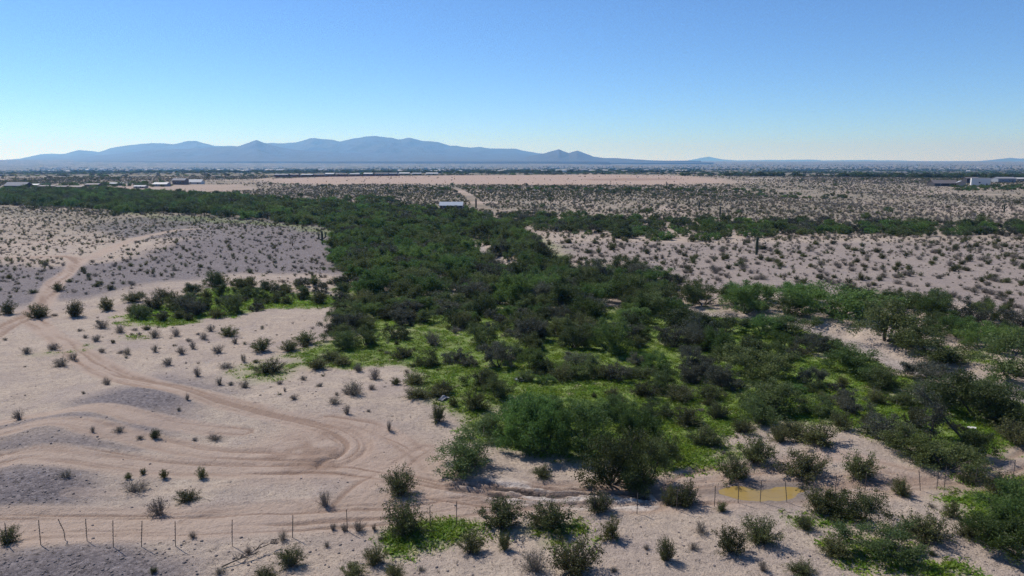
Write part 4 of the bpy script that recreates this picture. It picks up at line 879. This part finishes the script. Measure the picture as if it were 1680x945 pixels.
roofs = ['white_roof', 'pale_roof', 'grey_roof', 'brown_roof', 'blue_roof']; walls = ['tan_wall', 'brown_wall', 'grey_wall', 'white_wall', 'dark_wall']
PLACE = ['first', 'second', 'third', 'fourth', 'fifth', 'sixth', 'seventh', 'eighth', 'ninth', 'tenth', 'eleventh', 'twelfth', 'thirteenth', 'fourteenth', 'fifteenth', 'sixteenth', 'seventeenth', 'eighteenth']
xs = np.linspace(462, 706, 13)
for i, xx in enumerate(xs):
    rf = roofs[[1, 3, 2, 3, 0, 3, 2, 0, 3, 1, 0, 2, 0][i]]; wl = walls[[4, 1, 4, 2, 1, 4, 1, 4, 2, 4, 0, 1, 3][i]]
    house(xx+rng.uniform(-3, 3), 289.8-.012*(xx-462)+rng.uniform(-.3, .2), rng.uniform(13, 22), rng.uniform(3.2, 4.6), wl, rf, f'{PLACE[i]} house from the left in the row behind the pink field', rh=.35, windows=2, group='row of houses behind the bare field')
# the yard wall in front of that row
g = Geo(); a = np.array([float(v) for v in unproj(452, 291)]); b = np.array([float(v) for v in unproj(656, 288.6)]); t = np.linspace(0, 1, 25)
for i in range(24):
    p, q = a+(b-a)*t[i], a+(b-a)*(t[i]+.96/24); z0 = float(height(*p)[0]); d = unit(np.array([-(q-p)[1], (q-p)[0]]))*.1
    g.add([(p[0]-d[0], p[1]-d[1], z0-.3), (q[0]-d[0], q[1]-d[1], z0-.3), (q[0]+d[0], q[1]+d[1], z0-.3), (p[0]+d[0], p[1]+d[1], z0-.3), (p[0]-d[0], p[1]-d[1], z0+1.7), (q[0]-d[0], q[1]-d[1], z0+1.7), (q[0]+d[0], q[1]+d[1], z0+1.7), (p[0]+d[0], p[1]+d[1], z0+1.7)], [(0,3,2,1),(4,5,6,7),(0,1,5,4),(1,2,6,5),(2,3,7,6),(3,0,4,7)])
ob('garden_wall', g.mesh('garden_wall', [M['red_wall']]), kind='thing', label='long low dark red wall behind the bare pink field', category='wall')
# the far town: one object per house
TOWN = [('below the left mountain foot', 90, 330, 276.5, 282.5, 36), ('under the twin middle peaks', 330, 620, 277, 283, 44), ('behind the pink field', 620, 900, 275, 283.5, 46), ('under the double-peaked hill', 900, 1120, 274, 282.5, 38), ('on the middle right horizon', 1120, 1400, 270, 279, 48), ('on the far right horizon', 1400, 1700, 269, 279, 46)]
seen = {}
for zone, x0, x1, y0, y1, n in TOWN:
    for i in range(n):
        px = rng.uniform(x0, x1); py = y0+(y1-y0)*rng.random()**.8
        # march to the ground along the pixel's ray
        az = math.atan((px-840)/FPX); r = np.geomspace(900, 9000, 400); zz = height(r*math.sin(az), r*math.cos(az), False); _, ppy, _ = proj(r*math.sin(az), r*math.cos(az), zz)
        k = int(np.argmax(ppy <= py)) or 200; R = r[k]; wl = walls[int(rng.integers(0, 5))]; rf = roofs[int(rng.choice(5, p=[.34, .24, .16, .14, .12]))]
        L = float(rng.choice([11., 14., 18., 24.], p=[.35, .35, .2, .1])); H = 2.8 if L < 20 else 4.2; wm, rm = house_meshes(L, 9., H, 1.6, .5, wl, rf, (L, 'town', wl, rf))
        ad = rf.split('_')[0]; sz = 'long' if L > 20 else ('small' if L < 13 else 'mid-sized')
        e = ob('far_house', None, loc=(R*math.sin(az), R*math.cos(az), float(zz[k])), rot=(0, 0, rng.uniform(-.5, .5)+(1.57 if rng.random() < .25 else 0)), label='', category='house', group=f'far town houses {zone}'); ob('wall', wm, e); ob('roof', rm, e); seen.setdefault((sz, ad, zone), []).append((px, e))
for (sz, ad, zone), L in seen.items():
    L.sort(key=lambda q: q[0])
    for i, (_, e) in enumerate(L): e['label'] = f'{PLACE[min(i, 17)]} {sz} {ad}-roofed house from the left, far town {zone}' if len(L) > 1 else f'only {sz} {ad}-roofed house in the far town {zone}'
# trees of the town
def on_ray(px, py, r0=1000, r1=9000):
    """first ground point along each photo ray, marching outward"""
    az = np.arctan((px-840)/FPX)[:, None]; r = np.geomspace(r0, r1, 90)[None]; X, Y = r*np.sin(az), r*np.cos(az)
    Z = height(X.ravel(), Y.ravel(), False).reshape(X.shape); ppy = proj(X, Y, Z)[1]; k = np.argmax(ppy <= py[:, None], 1); i = np.arange(len(px))
    return X[i, k], Y[i, k], Z[i, k]
tt = []
for zone, x0, x1, y0, y1, n in TOWN:
    n *= 16; X, Y, Z = on_ray(rng.uniform(x0-20, x1+20, n), y0-1+(y1-y0+2)*rng.random(n)); X = X*rng.uniform(.97, 1.03, n); Z = height(X, Y, False); ww = rng.uniform(5, 13, n)
    tt += [entry(X[i], Y[i], Z[i]-.2, ww[i], ww[i]*.6, 'mesq', 0) for i in range(n)]
scatter('town_trees', LOWS['mesq'], tt, 'dark trees among the houses of the far town', 'trees')

# ------------------------------------------------------------------ small things
def parked_car(px, py, body, label, yaw, sc=1.):
    x, y, z = (float(v[0]) for v in place(np.array([px]), np.array([py]))); e = ob('parked_car', None, loc=(x, y, z), rot=(0, 0, yaw), scale=(sc,)*3, label=label, category='car')
    prof = [(-2.2,.35),(-2.25,.75),(-1.1,.95),(-.55,1.5),(.9,1.52),(1.5,1.0),(2.2,.9),(2.25,.4)]; V = [(a, -.85, c) for a, c in prof]+[(a, .85, c) for a, c in prof]; n = len(prof)
    m = bpy.data.meshes.new('car_body'); m.from_pydata(V, [], [tuple(range(n))[::-1], tuple(range(n, 2*n))]+[(i, (i+1) % n, (i+1) % n+n, i+n) for i in range(n)]); m.materials.append(M[body]); m.update(); ob('body', m, e)
    g = Geo(); g.box(-.55, .8, -.87, .87, 1.02, 1.4); ob('window', g.mesh('car_window', [M['glass']]), e)
    for sx in (-1.35, 1.35):
        for sy in (-.8, .8):
            w = Geo(); w.tube([(sx, sy-.1, .33), (sx, sy+.1, .33)], [.33, .33], 12); w.tube([(sx, sy-.1, .33), (sx, sy-.1001, .33)], [.33, .01], 12); w.tube([(sx, sy+.1, .33), (sx, sy+.1001, .33)], [.33, .01], 12); ob('wheel', w.mesh('wheel', [M['glass']]), e)
cmat('car_white', (.7, .7, .7), .3); cmat('car_dark', (.03, .03, .035), .3)
parked_car(764, 345, 'car_dark', 'dark car parked at the right end of the cabin', 1.3)
parked_car(1597, 301.5, 'car_white', 'white car in front of the dark house far right', .2)
# white trough by the cabin
x, y, z = (float(v[0]) for v in place(np.array([744]), np.array([346]))); e = ob('water_trough', None, loc=(x, y, z), label='low white trough in front of the cabin', category='trough')
g = Geo(); g.box(-1.1, 1.1, -.4, .4, .1, .2); g.box(-1.1, 1.1, -.4, -.33, .2, .65); g.box(-1.1, 1.1, .33, .4, .2, .65); g.box(-1.1, -1.03, -.33, .33, .2, .65); g.box(1.03, 1.1, -.33, .33, .2, .65); ob('tub', g.mesh('trough_tub', [M['white_wall']]), e)
for sx in (-.8, .8): g = Geo(); g.box(sx-.1, sx+.1, -.35, .35, 0, .1); ob('foot', g.mesh('trough_foot', [M['grey_wall']]), e)
# discarded sheets in the grass
def sheet(px, py, w, d, m, label, seed, name='discarded_sheet'):
    x, y, z = (float(v[0]) for v in place(np.array([px]), np.array([py]))); n = 9; u = np.linspace(-.5, .5, n); X, Y = np.meshgrid(u*w, u*d, indexing='ij'); xx, yy = X.ravel()+seed*3.1, Y.ravel()
    Z = (fbm(xx, yy, .5, 3, seed)*.45-.03)*np.clip(1.2-np.hypot(X.ravel()/w, Y.ravel()/d)*1.7, .05, 1); X = X.ravel()*(1+.3*(fbm(yy, xx, .6, 2, seed+3)-.5)); Y = Y.ravel()*(1+.5*(fbm(xx, yy, .6, 2, seed+5)-.5)); i = np.arange(n-1)[:, None]*n; j = np.arange(n-1)[None]
    V = np.concatenate([np.stack([X, Y, Z+.05], 1), np.stack([X, Y, Z*0-.05], 1)]); N2 = n*n; F = np.stack([i+j, i+n+j, i+n+j+1, i+j+1], -1).reshape(-1, 4); ed = list(range(0, n))+[k*n+n-1 for k in range(1, n)]+list(range(N2-2, N2-n-1, -1))+[k*n for k in range(n-2, 0, -1)]
    S_ = [(ed[k], ed[k-1], ed[k-1]+N2, ed[k]+N2) for k in range(len(ed))]; ob(name, mk(name, V, np.concatenate([F, S_]), [M[m]], smooth=True), loc=(x, y, z), rot=(0, 0, seed), label=label, category='sheet')
sheet(852, 624, 1.0, .7, 'blue_roof', 'crumpled pale blue-white sheet dumped in the grass mid-thicket', 2)
sheet(728, 655, .9, .55, 'pale_roof', 'small white scrap of sheet beside bushes at the sand edge', 4)
sheet(1594, 703, .6, .4, 'white_wall', 'tiny white scrap in the grass beside the leaning dark trunk', 6)
# teal box on a post near the tree belt
x, y, z = (float(v[0]) for v in place(np.array([188]), np.array([353]))); e = ob('utility_box', None, loc=(x, y, z), label='small dark utility box with pale lid before the left tree belt', category='utility box')
g = Geo(); g.box(-.5, .5, -.35, .35, -.1, .75); ob('case', g.mesh('box_case', [cmat('teal', (.05, .09, .10))]), e); g = Geo(); g.box(-.55, .55, -.4, .4, .76, .84); ob('lid', g.mesh('box_lid', [M['pale_roof']]), e)
# leaning dead tree, fallen branch
def branchy(name, px, py, L, lean, label, cat, seed, flatb=False):
    x, y, z = (float(v[0]) for v in place(np.array([px]), np.array([py]))); r = np.random.default_rng(seed); g = Geo(); b = Geo()
    d = np.array(lean, float); pts = [np.array([0, 0, -.1 if not flatb else .08])]
    for k in range(6):
        d = unit(d+r.normal(size=3)*.13); q = pts[-1]+unit(d)*L/6
        if flatb: q[2] = max(.05, min(q[2], .3))
        pts.append(q)
    g.tube(pts, np.linspace(.11, .03, 7)*(.35 if flatb else 1), 6)
    for k in range(16):
        i = r.integers(2, 7); d2 = unit(d+r.normal(size=3)*.9); 
        if flatb: d2[2] = abs(d2[2])*.3
        e_ = pts[i]+d2*r.uniform(.5, 1.3)*L/4; mid = (pts[i]+e_)/2+r.normal(size=3)*.06; b.tube([pts[i], mid, e_], [.035, .02, .007], 4)
        for _ in range(2): e2 = e_+unit(d2+r.normal(size=3)*.8)*r.uniform(.2, .5)*L/5; b.tube([mid, (mid+e2)/2+r.normal(size=3)*.04, e2], [.014, .01, .005], 4)
    e = ob(name, None, loc=(x, y, z), label=label, category=cat)
    if not flatb:
        lf = Geo(); c = np.concatenate(b.v); c = c[r.integers(0, len(c), 1500)]; lf.leaves(c+r.normal(size=c.shape)*.16, r.normal(size=c.shape), .13*r.uniform(.6, 1.4, len(c)), .06, 0, r); ob('foliage', lf.mesh(name+'_foliage', [M['iron']]), e)
    ob('trunk' if not flatb else 'limb', g.mesh(name+'_trunk', [M['bark']]), e); ob('branches' if not flatb else 'twigs', b.mesh(name+'_branches', [M['bark']]), e)
branchy('leaning_tree', 1582, 720, 4.6, (-.75, .2, .9), 'dark leaning trunk with thin sparse foliage among bushes at right', 'tree', 5)
branchy('twisted_tree', 1522, 733, 2.8, (.25, .1, 1), 'small twisted sparse tree left of the leaning dark trunk', 'tree', 8)
branchy('fallen_branch', 365, 932, 2.6, (.9, .55, .0), 'dead grey branch lying on the sand below the fence', 'branch', 11, True)

# ------------------------------------------------------------------ haze
g = Geo(); g.box(-31500, 31500, -31500, 31500, -140, 720)
hm_, hn, hl, hb = mat('haze'); hn.remove(hb); pv = hn.new('ShaderNodeVolumePrincipled'); pv.inputs['Color'].default_value = (.14, .46, 1.0, 1); pv.inputs['Absorption Color'].default_value = (1, 1, 1, 1); pv.inputs['Density'].default_value = 8.2e-5; pv.inputs['Anisotropy'].default_value = 0.34
hl.new(pv.outputs[0], hn['Material Output'].inputs['Volume'])
ob('haze', g.mesh('haze', [hm_]), kind='stuff', label='thin blue haze filling the air over the plain', category='haze')
